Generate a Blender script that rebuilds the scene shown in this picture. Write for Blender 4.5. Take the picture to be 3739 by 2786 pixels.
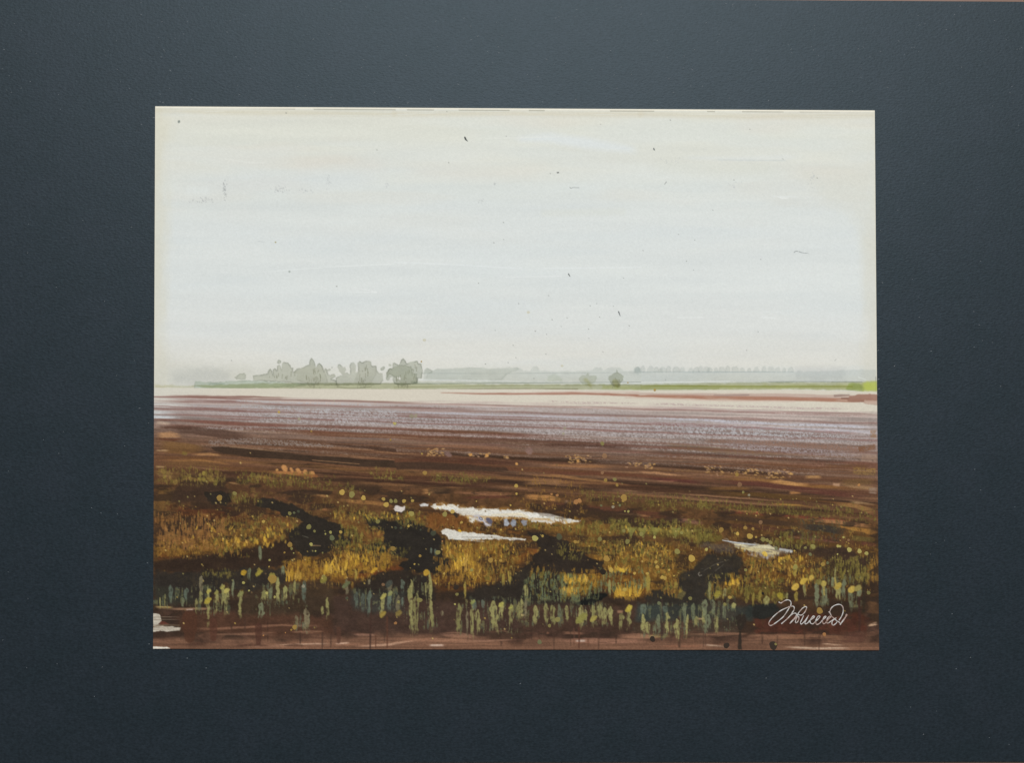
import bpy, math, random
import numpy as np
from mathutils import Vector, Matrix

# ------------------------------------------------------------------ camera, light, exposure
for o in list(bpy.data.objects):
    bpy.data.objects.remove(o, do_unlink=True)
scene = bpy.context.scene
COL = scene.collection
IMG_W, IMG_H, FOCAL = 3739.0, 2786.0, 2825.0
CAM_POS = np.array([-0.004674, -0.007654, 0.428077])
CAM_ROT = (0.012942, -0.005229, 0.001735)
cam_data = bpy.data.cameras.new('camera')
cam_data.sensor_fit = 'HORIZONTAL'
cam_data.sensor_width = 36.0
cam_data.lens = 36.0 * FOCAL / IMG_W
cam_data.clip_start = 0.01
cam_data.clip_end = 50.0
cam = bpy.data.objects.new('camera', cam_data)
cam.location = CAM_POS.tolist()
cam.rotation_euler = CAM_ROT
COL.objects.link(cam)
scene.camera = cam

world = bpy.data.worlds.new('World')
scene.world = world
world.use_nodes = True
wb = world.node_tree.nodes['Background']
wb.inputs[0].default_value = (0.86, 0.96, 1.0, 1)
wb.inputs[1].default_value = 0.15

lamp_data = bpy.data.lights.new('window_light', 'AREA')
lamp_data.shape = 'RECTANGLE'
lamp_data.size = 2.5
lamp_data.size_y = 1.0
lamp_data.energy = 71.0
lamp_data.color = (1.0, 0.99, 0.965)
lamp = bpy.data.objects.new('window_light', lamp_data)
lamp.location = (0.10, 1.38, 2.05)
lamp.rotation_euler = (Vector((0, 0, 0)) - lamp.location).to_track_quat('-Z', 'Y').to_euler()
COL.objects.link(lamp)

scene.view_settings.view_transform = 'Standard'
scene.view_settings.look = 'None'
scene.view_settings.exposure = 0.0
scene.view_settings.gamma = 1.0
scene.view_settings.use_curve_mapping = False
scene.render.engine = 'CYCLES'

# ------------------------------------------------------------------ helpers
rng = np.random.default_rng(11)
random.seed(5)


def euler_mat(e):
    return np.array(Matrix.Rotation(e[2], 3, 'Z') @ Matrix.Rotation(e[1], 3, 'Y') @ Matrix.Rotation(e[0], 3, 'X'))


ROT = euler_mat(CAM_ROT)


def to_plane(s):
    """photo coordinates -> points of the sheet's plane z = 0 (metres)"""
    s = np.asarray(s, float).reshape(-1, 2)
    d = np.c_[(s[:, 0] - IMG_W / 2) / FOCAL, -(s[:, 1] - IMG_H / 2) / FOCAL, -np.ones(len(s))] @ ROT.T
    t = -CAM_POS[2] / d[:, 2]
    return CAM_POS + d * t[:, None]


# sheet corners, clockwise from the top left
CORNERS = np.array([[566.7, 386.8], [3194.0, 401.8], [3210.0, 2375.8], [559.0, 2370.0]])
NX, NY = 1170, 878
SC = NX / 2640.0        # canvas points per photo pixel


def homography(a, b):
    rows = []
    for (x, y), (u, v) in zip(a, b):
        rows.append([x, y, 1, 0, 0, 0, -u * x, -u * y])
        rows.append([0, 0, 0, x, y, 1, -v * x, -v * y])
    h = np.linalg.solve(np.array(rows), np.asarray(b, float).ravel())
    return np.append(h, 1).reshape(3, 3)


G = [(0, 0), (NX - 1, 0), (NX - 1, NY - 1), (0, NY - 1)]
H_SG = homography(CORNERS, G)
H_GS = np.linalg.inv(H_SG)


def apply_h(h, p):
    p = np.asarray(p, float).reshape(-1, 2)
    q = np.c_[p, np.ones(len(p))] @ h.T
    return q[:, :2] / q[:, 2:]


gi, gj = np.meshgrid(np.arange(NX), np.arange(NY))
S = apply_h(H_GS, np.c_[gi.ravel(), gj.ravel()])
X = S[:, 0].reshape(NY, NX).astype(np.float32)
Y = S[:, 1].reshape(NY, NX).astype(np.float32)


def _hash(i, j, seed):
    n = (i.astype(np.int64) * 374761393 + j.astype(np.int64) * 668265263 + seed * 974711) & 0x7fffffff
    n = ((n ^ (n >> 13)) * 1274126177) & 0x7fffffff
    n = ((n ^ (n >> 16)) * 1103515245 + 12345) & 0x7fffffff
    return ((n >> 8) & 0xffff) / 65535.0


def noise(x, y, seed=0):
    x0 = np.floor(x); y0 = np.floor(y)
    fx = x - x0; fy = y - y0
    fx = fx * fx * (3 - 2 * fx); fy = fy * fy * (3 - 2 * fy)
    i = x0.astype(np.int64); j = y0.astype(np.int64)
    a = _hash(i, j, seed); b = _hash(i + 1, j, seed); c = _hash(i, j + 1, seed); d = _hash(i + 1, j + 1, seed)
    return (a * (1 - fx) + b * fx) * (1 - fy) + (c * (1 - fx) + d * fx) * fy


def fbm(x, y, seed=0, o=3):
    r = 0; w = 1; t = 0
    for k in range(o):
        r = r + w * noise(x * 2 ** k, y * 2 ** k, seed + 17 * k); t += w; w *= .55
    return r / t


def sstep(a, b, v):
    t = np.clip((v - a) / (b - a), 0, 1)
    return t * t * (3 - 2 * t)


# paper tooth shared by every wash and dry-brush mark
GRAIN = fbm(X / 5.2, Y / 4.0, 91, 2)
GRAIN = ((GRAIN - GRAIN.mean()) / GRAIN.std()).astype(np.float32)
FINE = rng.standard_normal((NY, NX)).astype(np.float32)
GRAIN = (.72 * GRAIN + .62 * FINE).astype(np.float32)

# reading frames: the numbers below are measured in enlargements of the photograph
FR = {'a': (540, 370, .406), 'b': (1440, 370, .406), 'c': (2340, 370, .406),
      'd': (540, 1040, .406), 'e': (1440, 1040, .406), 'f': (2340, 1040, .406),
      'g': (540, 1720, .4116), 'h': (1220, 1720, .4116), 'i': (1900, 1720, .4116), 'j': (2560, 1720, .4116),
      'l': (540, 1380, .406), 'r': (2340, 1380, .406),
      'k': (2760, 2160, .18043), 's': (0, 0, 1.0)}


def P(fr, pts):
    ox, oy, k = FR[fr]
    return [(ox + p[0] * k, oy + p[1] * k) for p in pts]


img = np.zeros((NY, NX, 3), np.float32)
lab = np.zeros((NY, NX), np.int16)
LABELS = {}


def label_id(name):
    LABELS.setdefault(name, len(LABELS) + 1)
    return LABELS[name]


def window(x0, y0, x1, y1, pad=0):
    c = apply_h(H_SG, [(x0 - pad, y0 - pad), (x1 + pad, y0 - pad), (x1 + pad, y1 + pad), (x0 - pad, y1 + pad)])
    a = np.floor(c.min(0)).astype(int); b = np.ceil(c.max(0)).astype(int) + 1
    a = np.maximum(a, 0); b = np.minimum(b, [NX, NY])
    if b[0] <= a[0] or b[1] <= a[1]:
        return None
    return slice(a[1], b[1]), slice(a[0], b[0])


def put(sl, alpha, col, mode='n', lb=None):
    c = np.asarray(col, np.float32)
    al = np.clip(alpha, 0, 1)[..., None].astype(np.float32)
    t = img[sl]
    if mode == 'm':
        img[sl] = t * (1 - al) + t * (c / 255.0) * al
    else:
        img[sl] = t * (1 - al) + c * al
    if lb is not None:
        lab[sl][np.clip(alpha, 0, 1) > .42] = label_id(lb)


def poly_sd(px, py, pts):
    d = np.full(px.shape, 1e9); s = np.ones(px.shape)
    n = len(pts)
    for i in range(n):
        ax, ay = pts[i]; bx, by = pts[i - 1]
        ex, ey = bx - ax, by - ay
        wx, wy = px - ax, py - ay
        t = np.clip((wx * ex + wy * ey) / (ex * ex + ey * ey + 1e-9), 0, 1)
        d = np.minimum(d, (wx - ex * t) ** 2 + (wy - ey * t) ** 2)
        c1 = py >= ay; c2 = py < by; c3 = ex * wy > ey * wx
        s = np.where((c1 & c2 & c3) | (~c1 & ~c2 & ~c3), -s, s)
    return s * np.sqrt(d)


_seed = [100]


def patch(fr, pts, col, a=1.0, soft=3.0, jit=0.0, js=18.0, edge=0.0, mode='n', grain=0.0, var=0.0, sx=1.0, sy=1.0,
          lb=None):
    """a patch of paint: polygon with a wandering border, optional dried dark rim and dry-brush tooth"""
    _seed[0] += 7; sd0 = _seed[0]
    q = P(fr, pts)
    xs = [p[0] for p in q]; ys = [p[1] for p in q]
    sl = window(min(xs), min(ys), max(xs), max(ys), soft + jit * 2 + 2)
    if sl is None:
        return
    px, py = X[sl], Y[sl]
    if jit:
        px = px + (fbm(px / (js * sx), py / (js * sy), sd0, 3) - .5) * 2 * jit * sx
        py = py + (fbm(px / (js * sx), py / (js * sy), sd0 + 3, 3) - .5) * 2 * jit
    sd = poly_sd(px, py, q)
    al = np.clip(.5 - sd / soft, 0, 1)
    if grain:
        al = al * np.clip(.5 + (GRAIN[sl] + (1 - 2 * grain) * 1.4) * 1.2, 0, 1)
    c = np.broadcast_to(np.asarray(col, np.float32), al.shape + (3,))
    if var:
        m = (fbm(X[sl] / 30, Y[sl] / 22, sd0 + 5, 3) - .5) * 2 * var
        c = c * (1 + m[..., None])
    put(sl, al * a, c, mode, lb)
    if edge:
        rim = np.exp(-((sd + 1.6) / 2.0) ** 2)
        rim = .7 * rim * sstep(.25, .7, noise(X[sl] / 25, Y[sl] / 25, sd0 + 9))
        put(sl, rim * edge, np.asarray(col) * .62 if mode == 'n' else (120, 124, 116), mode)


def ell(fr, cx, cy, rx, ry, col, rot=0.0, n=16, **kw):
    c, s = math.cos(rot), math.sin(rot)
    pts = []
    for k in range(n):
        t = 2 * math.pi * k / n
        u, v = rx * math.cos(t), ry * math.sin(t)
        pts.append((cx + u * c - v * s, cy + u * s + v * c))
    patch(fr, pts, col, **kw)


def stroke(fr, pts, w, col, a=1.0, soft=2.0, dry=0.0, grain=0.0, wob=0.0, fade=0.0, mode='n', lb=None, dx=130.0, dy=3.5):
    """a brush stroke along a polyline; w = width(s) in photo pixels; dry = bristle gaps, grain = paper tooth"""
    _seed[0] += 7; sd0 = _seed[0]
    q = np.array(P(fr, pts), float)
    ws = np.interp(np.linspace(0, 1, len(q)), np.linspace(0, 1, np.size(w)), np.atleast_1d(w))
    m = ws.max()
    sl = window(q[:, 0].min(), q[:, 1].min(), q[:, 0].max(), q[:, 1].max(), m / 2 + soft + wob * 2 + 1)
    if sl is None:
        return
    px, py = X[sl], Y[sl]
    if wob:
        py = py + (fbm(px / 60, py / 14, sd0, 3) - .5) * 2 * wob
    best = np.full(px.shape, 1e9); tt = np.zeros(px.shape)
    seg = np.hypot(*(q[1:] - q[:-1]).T); L = np.r_[0, np.cumsum(seg)]; tot = L[-1] + 1e-9
    for i in range(len(q) - 1):
        ex, ey = q[i + 1] - q[i]
        wx, wy = px - q[i][0], py - q[i][1]
        t = np.clip((wx * ex + wy * ey) / (ex * ex + ey * ey + 1e-9), 0, 1)
        hw = (ws[i] + (ws[i + 1] - ws[i]) * t) / 2
        d = np.hypot(wx - ex * t, wy - ey * t) - hw
        k = d < best
        best = np.where(k, d, best); tt = np.where(k, (L[i] + seg[i] * t) / tot, tt)
    al = np.clip(.5 - best / soft, 0, 1)
    if dry:
        al = al * sstep(dry - .22, dry + .12, fbm(px / dx, py / dy, sd0 + 1, 2) + .05)
    if grain:
        al = al * np.clip(.5 + (GRAIN[sl] + (1 - 2 * grain) * 1.4) * 1.2, 0, 1)
    if fade:
        al = al * sstep(0, fade, tt) * sstep(0, fade, 1 - tt)
    put(sl, al * a, col, mode, lb)


def streak(fr, pts, w, col, a=.8, dry=.25, wob=3.0, fade=.28):
    """a long dragged brush mark that frays at both ends"""
    stroke(fr, pts, np.atleast_1d(w) * 1.05, col, a * .92, 4.0, dry=max(dry, .30), wob=wob, fade=fade, dx=110.0, dy=3.2)


def tuft(fr, x0, y0, x1, y1, cols, a=.6, slope=0.0, dens=.5, fx=5.0, fy=17.0):
    """a zone of upright dry-brush marks: bristle streaks broken by the paper tooth, scalloped borders"""
    _seed[0] += 7; sd0 = _seed[0]
    (xa, ya), (xb, yb) = P(fr, [(x0, y0), (x1, y1)])
    sh = slope * (xb - xa)
    sl = window(xa, min(ya, ya + sh), xb, max(yb, yb + sh), 22)
    if sl is None:
        return
    px, py = X[sl], Y[sl] - slope * (X[sl] - xa)
    wav = (fbm(px / 26, py / 60, sd0, 2) - .5) * 26
    ex = np.minimum(px - xa, xb - px) + (fbm(px / 30, py / 20, sd0 + 2, 2) - .5) * 60
    ey = np.minimum(py - ya + 8, yb - py + 6) + wav
    zone = sstep(-8, 14, ex) * sstep(-4, 8, ey)
    bris = fbm(px / fx, py / fy, sd0 + 4, 2); clump = fbm(px / 28, py / 20, sd0 + 6, 3); tone = fbm(px / 11, py / 15, sd0 + 8, 2)
    v = .56 * bris + .34 * clump + .10 * (.5 + GRAIN[sl] * .18)
    al = zone * sstep(.655 - .22 * dens, .735 - .22 * dens, v)
    cols = np.asarray(cols, np.float32)
    t = np.clip((tone - .3) / .4, 0, .999) * (len(cols) - 1)
    k = t.astype(int); f = (t - k)[..., None]
    col = cols[k] * (1 - f) + cols[np.minimum(k + 1, len(cols) - 1)] * f
    put(sl, al * a, col)


def dabs(fr, x0, y0, x1, y1, n, ln, w, cols, a=.85, tilt=0.0, slope=0.0, spread=.25, soft=1.8, ragged=.0):
    """many short upright grass dabs inside a box"""
    cols = np.asarray(cols, float)
    for _ in range(n):
        x = rng.uniform(x0, x1); y = rng.uniform(y0, y1) + slope * (x - x0)
        l = ln * rng.uniform(.5, 1.4); ww = w * rng.uniform(.6, 1.4)
        t = tilt + rng.normal(0, spread)
        c = cols[rng.integers(len(cols))] * rng.uniform(.85, 1.12)
        k = FR[fr][2]
        stroke(fr, [(x, y), (x + l * .5 * t, y - l * .5), (x + l * t, y - l)], [ww * k * .9, ww * k, ww * k * .35], c,
               a * rng.uniform(.55, 1), soft)


def reed(fr, x, y0, y1, w, col, a=.8, dry=.42):
    """an upright dry-brush reed stroke: rounded wet top, bristle streaks, ragged foot"""
    _seed[0] += 7; sd0 = _seed[0]
    (xa, ya), (xb, yb) = P(fr, [(x, y0), (x, y1)])
    hw = w * FR[fr][2] * .5
    yb += rng.uniform(-6, 10)
    sl = window(xa - hw, ya, xa + hw, yb, hw * .6 + 8)
    if sl is None:
        return
    lean = rng.normal(0, .03)
    px = X[sl] - xa - (Y[sl] - ya) * lean + (fbm(X[sl] / 30, Y[sl] / 16, sd0, 2) - .5) * hw * 1.1
    v = (Y[sl] - ya) / (yb - ya)
    st_ = fbm(X[sl] / 3.6, Y[sl] / 34, sd0 + 1, 2); bl = fbm(X[sl] / 9, Y[sl] / 11, sd0 + 2, 2)
    prof = np.sqrt(np.clip(v * 4, 0, 1)) * (1 - .35 * np.clip(v, 0, 1))
    al = np.clip((hw * prof - np.abs(px)) / 3.2 + .3, 0, 1) * (v > -.02)
    al = al * sstep(dry - .16, dry + .16, .55 * st_ + .45 * bl + .10 * (1 - v)) * sstep(1.06, .80, v + (st_ - .5) * .5)
    put(sl, al * a, col)


# ------------------------------------------------------------------ painting: sky wash
def lerp_stops(v, stops):
    xs = [s[0] for s in stops]
    return np.stack([np.interp(v, xs, [s[1][c] for s in stops]) for c in range(3)], -1).astype(np.float32)


wy_ = Y + (fbm(X / 500, Y / 60, 3, 3) - .5) * 90
img[:] = lerp_stops(wy_, [(385, (217, 215, 205)), (480, (217, 217, 208)), (600, (217, 217, 210)), (690, (216, 219, 216)),
                          (850, (217, 220, 219)), (1050, (219, 222, 221)), (1200, (220, 221, 219)), (1310, (222, 220, 214)),
                          (1400, (214, 212, 203))])
lab[:] = label_id('sky_wash')
m = fbm(X / 420, Y / 34, 5, 3) - .5
img += (m * 9)[..., None] * np.array([1, .9, .75], np.float32)
m = sstep(.52, .75, fbm(X / 500, Y / 90, 8, 3))
put((slice(None), slice(None)), m * .35 * sstep(1000, 500, Y), (218, 211, 200))
m = sstep(.5, .75, fbm(X / 600, Y / 80, 12, 3))
put((slice(None), slice(None)), m * .25, (213, 219, 221))
# yellowed borders of the wash
put((slice(None), slice(None)), sstep(640, 560, X + (fbm(X / 40, Y / 120, 21) - .5) * 70) * .6, (213, 208, 190))
put((slice(None), slice(None)), sstep(3120, 3210, X + (fbm(X / 40, Y / 120, 22) - .5) * 70 - sstep(900, 760, Y) * 30) * .55, (212, 207, 192))
stroke('a', [(60, 75), (700, 95), (2217, 110)], 16, (206, 198, 176), .5, 14, dry=.35)
stroke('b', [(0, 110), (1000, 105), (2217, 115)], 18, (208, 199, 178), .5, 14, dry=.35)
stroke('c', [(0, 110), (1000, 135), (2090, 120)], 18, (206, 198, 178), .5, 14, dry=.35)
stroke('b', [(1050, 340), (1400, 325), (1700, 370), (2217, 440)], [10, 34, 40, 20], (218, 223, 227), .6, 22, fade=.1)
stroke('b', [(830, 330), (1150, 322), (1550, 312)], [2, 5, 2], (227, 227, 221), .5, 4)
stroke('a', [(1200, 560), (1700, 555), (2217, 580)], 40, (218, 211, 202), .3, 40, fade=.2)
stroke('b', [(0, 600), (700, 660), (1500, 620)], 40, (218, 212, 203), .3, 40, fade=.2)
stroke('c', [(0, 560), (700, 600), (1300, 600)], 50, (211, 211, 201), .4, 44, fade=.2)
stroke('c', [(300, 500), (900, 515), (1500, 490)], 14, (218, 221, 221), .45, 14, fade=.2)
stroke('c', [(700, 524), (1300, 530)], 4, (190, 196, 198), .4, 4)
stroke('a', [(180, 690), (700, 740), (1400, 720), (2217, 690)], 60, (211, 215, 217), .35, 44, fade=.2)
stroke('a', [(250, 950), (800, 960), (1600, 950), (2000, 900)], 46, (204, 208, 208), .26, 44, fade=.25)
stroke('a', [(380, 800), (520, 810)], 30, (221, 225, 224), .5, 30)
stroke('b', [(0, 960), (900, 955), (2217, 935)], 40, (207, 211, 212), .28, 40, fade=.2)
stroke('b', [(1350, 1000), (2050, 990)], 26, (214, 215, 207), .35, 16)
stroke('c', [(1500, 890), (1700, 930), (1860, 1000), (1950, 1120), (1990, 1400), (2000, 1640)], [8, 12, 14, 16, 12, 8], (221, 223, 219), .25, 12)
patch('c', [(1500, 700), (2090, 560), (2110, 1600), (2040, 1600), (1960, 1100), (1850, 960), (1650, 890)], (213, 211, 200), .4, 60, jit=16)
stroke('a', [(1080, 1530), (1600, 1490), (2217, 1460)], [3, 5, 4], (231, 234, 233), .55, 3, dry=.4)
stroke('b', [(0, 1445), (500, 1465), (1100, 1500), (1500, 1500), (2217, 1490)], [4, 5, 5, 3], (228, 231, 232), .6, 3, dry=.35)
stroke('b', [(1000, 1580), (1500, 1572)], 3, (233, 234, 234), .6, 2, dry=.4)
stroke('d', [(1850, 20), (2060, 65)], 3, (232, 233, 232), .5, 2.5)
stroke('d', [(1560, 10), (1600, 40)], 3, (232, 233, 232), .4, 2.5)
stroke('d', [(1700, 58), (2060, 68)], 2.5, (235, 236, 236), .6, 2, dry=.4)
stroke('a', [(700, 515), (900, 545), (950, 550), (1050, 548)], [3, 5, 2], (229, 229, 223), .5, 4)
stroke('c', [(1235, 858), (1280, 868), (1330, 870)], [3, 5, 1], (234, 235, 234), .7, 2.5)
stroke('c', [(1180, 852), (1400, 856)], 4, (226, 229, 229), .5, 3)
stroke('f', [(330, 295), (560, 292)], 3, (233, 235, 234), .6, 2, dry=.4)
stroke('f', [(1090, 290), (1200, 300)], 8, (230, 232, 231), .6, 4, dry=.4)
stroke('f', [(1100, 240), (1260, 245)], 4, (230, 233, 232), .5, 3, dry=.4)
stroke('f', [(1955, 828), (2025, 855)], [3, 2], (236, 236, 230), .9, 2)

# graphite smudges and specks
for fr, x, y, n, sx, sy, dk in [('a', 690, 780, 26, 9, 40, 150), ('a', 500, 880, 24, 45, 18, 168), ('a', 1200, 795, 26, 45, 16, 176),
                                ('a', 1425, 795, 12, 40, 10, 182), ('a', 1625, 720, 14, 10, 40, 182), ('a', 2150, 760, 8, 14, 22, 186),
                                ('b', 905, 735, 6, 8, 8, 178), ('b', 770, 890, 6, 20, 8, 184), ('c', 1550, 690, 14, 14, 30, 184),
                                ('c', 850, 740, 10, 40, 20, 190), ('c', 260, 530, 10, 60, 16, 190)]:
    for _ in range(n):
        u = x + rng.normal(0, sx); v = y + rng.normal(0, sy)
        stroke(fr, [(u, v), (u + rng.uniform(-5, 7), v + rng.uniform(2, 12))], 2.6, (dk, dk + 2, dk + 3), .5, 2.2)
SPECKS = [('a', 1243, 101, 3), ('a', 2060, 433, 2.2), ('b', 472, 87, 2), ('b', 1007, 310, 1.8), ('b', 489, 548, 2.4),
          ('b', 1402, 646, 2), ('b', 981, 1087, 2.2), ('b', 895, 1270, 2.2), ('b', 983, 1241, 1.7), ('b', 758, 1634, 2.2),
          ('c', 265, 165, 2.4), ('c', 980, 248, 2), ('c', 1278, 514, 1.8), ('c', 1586, 686, 2.4), ('c', 838, 704, 2.2),
          ('c', 647, 976, 1.8), ('c', 485, 1247, 1.8), ('c', 410, 1436, 2.2), ('c', 1079, 1420, 2), ('c', 473, 1516, 1.7),
          ('c', 338, 1194, 1.6), ('c', 20, 1340, 1.8), ('d', 753, 680, 2.2), ('d', 1698, 12, 2.6), ('e', 1388, 96, 2), ('e', 1117, 167, 2),
          ('e', 1419, 312, 2.2), ('e', 1553, 296, 1.8), ('e', 1761, 187, 2), ('e', 1819, 168, 1.6), ('e', 1970, 190, 1.7),
          ('e', 1846, 289, 2), ('e', 1746, 397, 2), ('e', 2112, 368, 2.2), ('e', 1267, 416, 2.4), ('e', 1500, 374, 1.6),
          ('e', 1369, 445, 2), ('e', 1068, 543, 2), ('e', 1093, 655, 2), ('e', 1023, 699, 2), ('e', 819, 711, 2.4),
          ('e', 908, 409, 1.6), ('e', 1363, 623, 2), ('e', 1876, 603, 1.8), ('e', 1750, 480, 1.5), ('f', 1055, 421, 2), ('f', 952, 588, 1.8),
          ('d', 305, 831, 2.4), ('e', 1255, 842, 1.8), ('f', 222, 853, 1.8), ('b', 1855, 203, 1.4), ('b', 2060, 1588, 1.6)]
for fr, x, y, r in SPECKS:
    stroke(fr, [(x - 1, y), (x + 1, y + 1)], r * 1.5, (118, 118, 114), .6, 2.2)
stroke('b', [(634, 322), (642, 340), (658, 355)], [5.5, 5.5, 1.5], (52, 56, 56), .95, 2)
stroke('b', [(1466, 640), (1476, 637)], 4, (70, 72, 72), .9, 2)
stroke('b', [(1566, 1552), (1578, 1572)], [4, 2.5], (80, 82, 82), .9, 2)
stroke('b', [(1578, 772), (1588, 779), (1610, 772), (1662, 774)], [2.4, 2, 1.4], (128, 130, 130), .8, 1.8)
stroke('c', [(115, 422), (121, 433)], 4.2, (78, 84, 86), .9, 2)
stroke('c', [(230, 722), (212, 745)], [2.4, 1.4], (110, 112, 114), .8, 1.8)
stroke('c', [(1378, 1358), (1390, 1347), (1410, 1346)], 2.4, (128, 132, 134), .8, 1.8)
stroke('c', [(1422, 1350), (1450, 1360), (1515, 1368)], [2.8, 2, 1], (128, 132, 134), .8, 1.8)
stroke('e', [(2017, 242), (2030, 278)], [4, 2], (70, 74, 78), .9, 2)
stroke('d', [(990, 1258 - 1650), (1050, 1262 - 1650)], 2, (180, 182, 182), .5, 2)
stroke('f', [(2114, 828), (2116, 975)], 2, (110, 108, 96), .7, 1.8)
stroke('f', [(1742, 684), (1756, 668)], 2, (160, 162, 160), .7, 1.8)
ell('a', 279, 180, 11, 13, (146, 152, 146), rot=.4, soft=2, edge=.5)
ell('a', 1273, 1530, 9, 10, (190, 197, 192), soft=2, edge=.4)
ell('a', 1148, 1266, 7, 7, (170, 158, 120), soft=2)
for fr, x, y, r in [('e', 1205, 247, 12), ('e', 1508, 729, 10), ('e', 270, 497, 13)]:
    ell(fr, x, y, r, r * .8, (196, 186, 150), soft=2.2)
    ell(fr, x, y, r * .6, r * .45, (214, 213, 206), soft=2.2)
# pencil line and bare paper along the top edge
tb = apply_h(H_SG, CORNERS)
img[0:3] = img[0:3] * .3 + np.array((238, 231, 214), np.float32) * .7
gap = (noise(np.arange(NX) / 22.0, np.zeros(NX), 44) > .42) * sstep(100, 300, np.arange(NX)) * sstep(NX, NX - 250, np.arange(NX))
img[3] = img[3] * (1 - .5 * gap[:, None]) + np.array((120, 116, 100)) * (.5 * gap[:, None])
img[4] = img[4] * (1 - .2 * gap[:, None]) + np.array((120, 116, 100)) * (.2 * gap[:, None])
img[:, :2] = img[:, :2] * .5 + np.array((226, 219, 202)) * .5
img[:, -2:] = img[:, -2:] * .5 + np.array((226, 219, 202)) * .5

# ------------------------------------------------------------------ painting: hazy distance
patch('d', [(60, 640), (420, 690), (900, 760), (900, 900), (60, 900)], (206, 203, 192), .55, 60, jit=14)
patch('d', [(230, 790), (480, 750), (720, 770), (760, 870), (420, 890), (210, 870)], (190, 190, 184), .6, 30, jit=14)
far = [(60, 905), (230, 850), (480, 800), (760, 790), (940, 800), (1600, 760), (2000, 765), (2217, 770)]
# far tree line in the middle
mid = [(260, 860), (262, 790), (272, 760), (295, 748), (325, 762), (345, 768), (400, 757), (500, 752), (640, 745), (760, 748), (900, 752),
       (1050, 752), (1095, 740), (1130, 748), (1160, 770), (1220, 775), (1250, 730), (1280, 728), (1300, 770), (1420, 778), (1640, 775),
       (1780, 770), (1800, 745), (1860, 742), (1880, 770), (1920, 745), (1960, 742), (2030, 742), (2060, 775), (2150, 775), (2160, 745),
       (2190, 735), (2217, 750), (2217, 880), (900, 880)]
patch('e', mid, (236, 239, 238), .95, 4, jit=3, js=14, mode='m', lb='tree_line', var=.03)
patch('e', [(260, 800), (262, 790), (272, 760), (295, 748), (325, 762), (345, 770), (340, 795), (300, 802)], (236, 238, 234), .9, 3, jit=3, js=12, mode='m', edge=.2)
patch('e', [(345, 765), (500, 752), (700, 746), (900, 752), (1100, 742), (1120, 760), (1040, 790), (960, 860), (280, 862), (290, 800)], (242, 244, 242), .8, 5, jit=5, mode='m', edge=.15)
patch('e', [(1380, 830), (1440, 800), (1490, 820), (1520, 865), (1380, 870)], (238, 241, 234), .8, 6, jit=5, mode='m')
fx = [-30, 20, 90, 140, 180, 205, 250, 320, 375, 450, 500, 540, 590, 620, 680, 730, 780, 850, 910, 975, 1040, 1110, 1170, 1230, 1290, 1350]
right = [(0, 872), (0, 785)]
patch('f', [(0, 780), (1400, 778), (1830, 770), (2120, 760), (2120, 875), (0, 880)], (235, 239, 240), .95, 6, jit=4, mode='m', lb='tree_line', var=.02)
for k, x in enumerate(fx):
    rx = (30, 24, 34, 26, 22)[k % 5]; top = (738, 732, 745, 728, 740)[(k * 3) % 5]
    patch('f', [(x - rx, 786), (x - rx * .9, top + 22), (x - rx * .45, top + 3), (x + rx * .3, top), (x + rx * .8, top + 18), (x + rx * .9, 786)],
          (234, 237, 237), .85, 4, jit=3.5, js=9, mode='m', edge=.10, lb='tree_line')
patch('f', [(1400, 745), (1500, 735), (1830, 745), (1830, 860), (1400, 860)], (226, 226, 228), .4, 20, jit=8, mode='m')
stroke('e', [(250, 797), (1000, 797), (2217, 790)], 2.2, (160, 166, 162), .6, 2, dry=.4)
stroke('f', [(0, 786), (700, 786), (1370, 783)], 2.4, (170, 178, 178), .75, 2, dry=.3)
stroke('f', [(0, 880), (300, 876), (800, 868)], 4, (222, 224, 220), .7, 2, dry=.35)
stroke('e', [(220, 853), (700, 862), (1500, 880), (2217, 884)], 5, (222, 224, 222), .6, 3, dry=.35)

# green meadow strip
mead = [(60, 905), (410, 905), (430, 868), (480, 866), (700, 868), (950, 858), (1100, 862), (1500, 880), (2217, 872)]
patch('d', [(410, 930), (430, 868), (490, 868), (520, 878), (720, 868), (940, 860), (1250, 880), (1500, 893), (1300, 915), (900, 936), (430, 935)], (217, 228, 218), .85, 4, jit=4,
      js=14, mode='m', edge=.25, lb='meadow_strip')
patch('d', [(60, 900), (240, 908), (420, 905), (420, 928), (60, 928)], (226, 224, 196), .75, 8, jit=5, mode='m', lb='meadow_strip')
patch('s', [(700, 1408), (960, 1400), (1440, 1399), (1800, 1404), (2340, 1404), (2900, 1396), (3206, 1394), (3206, 1428), (2900, 1421), (2340, 1426), (1800, 1421), (1440, 1422),
            (1000, 1420), (760, 1418)], (208, 211, 182), .95, 5, jit=3, mode='m', lb='meadow_strip', var=.05)
patch('s', [(2200, 1408), (2700, 1407), (3180, 1402), (3180, 1424), (2900, 1420), (2340, 1424), (2200, 1420)], (238, 240, 205), .9, 8, jit=4, mode='m', var=.06)
patch('s', [(1500, 1392), (1900, 1395), (2300, 1400), (2900, 1393), (2900, 1398), (2200, 1406), (1500, 1402)], (226, 231, 224), .8, 4, jit=3, mode='m')
patch('f', [(1870, 885), (1960, 880), (2010, 930), (2000, 962), (1930, 955), (1840, 940), (1860, 910)], (226, 240, 190), .9, 4, jit=3, mode='m', edge=.2)
patch('f', [(2000, 890), (2040, 872), (2128, 878), (2128, 958), (2000, 955)], (184, 194, 90), .8, 12, jit=6, lb='meadow_strip')
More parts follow.
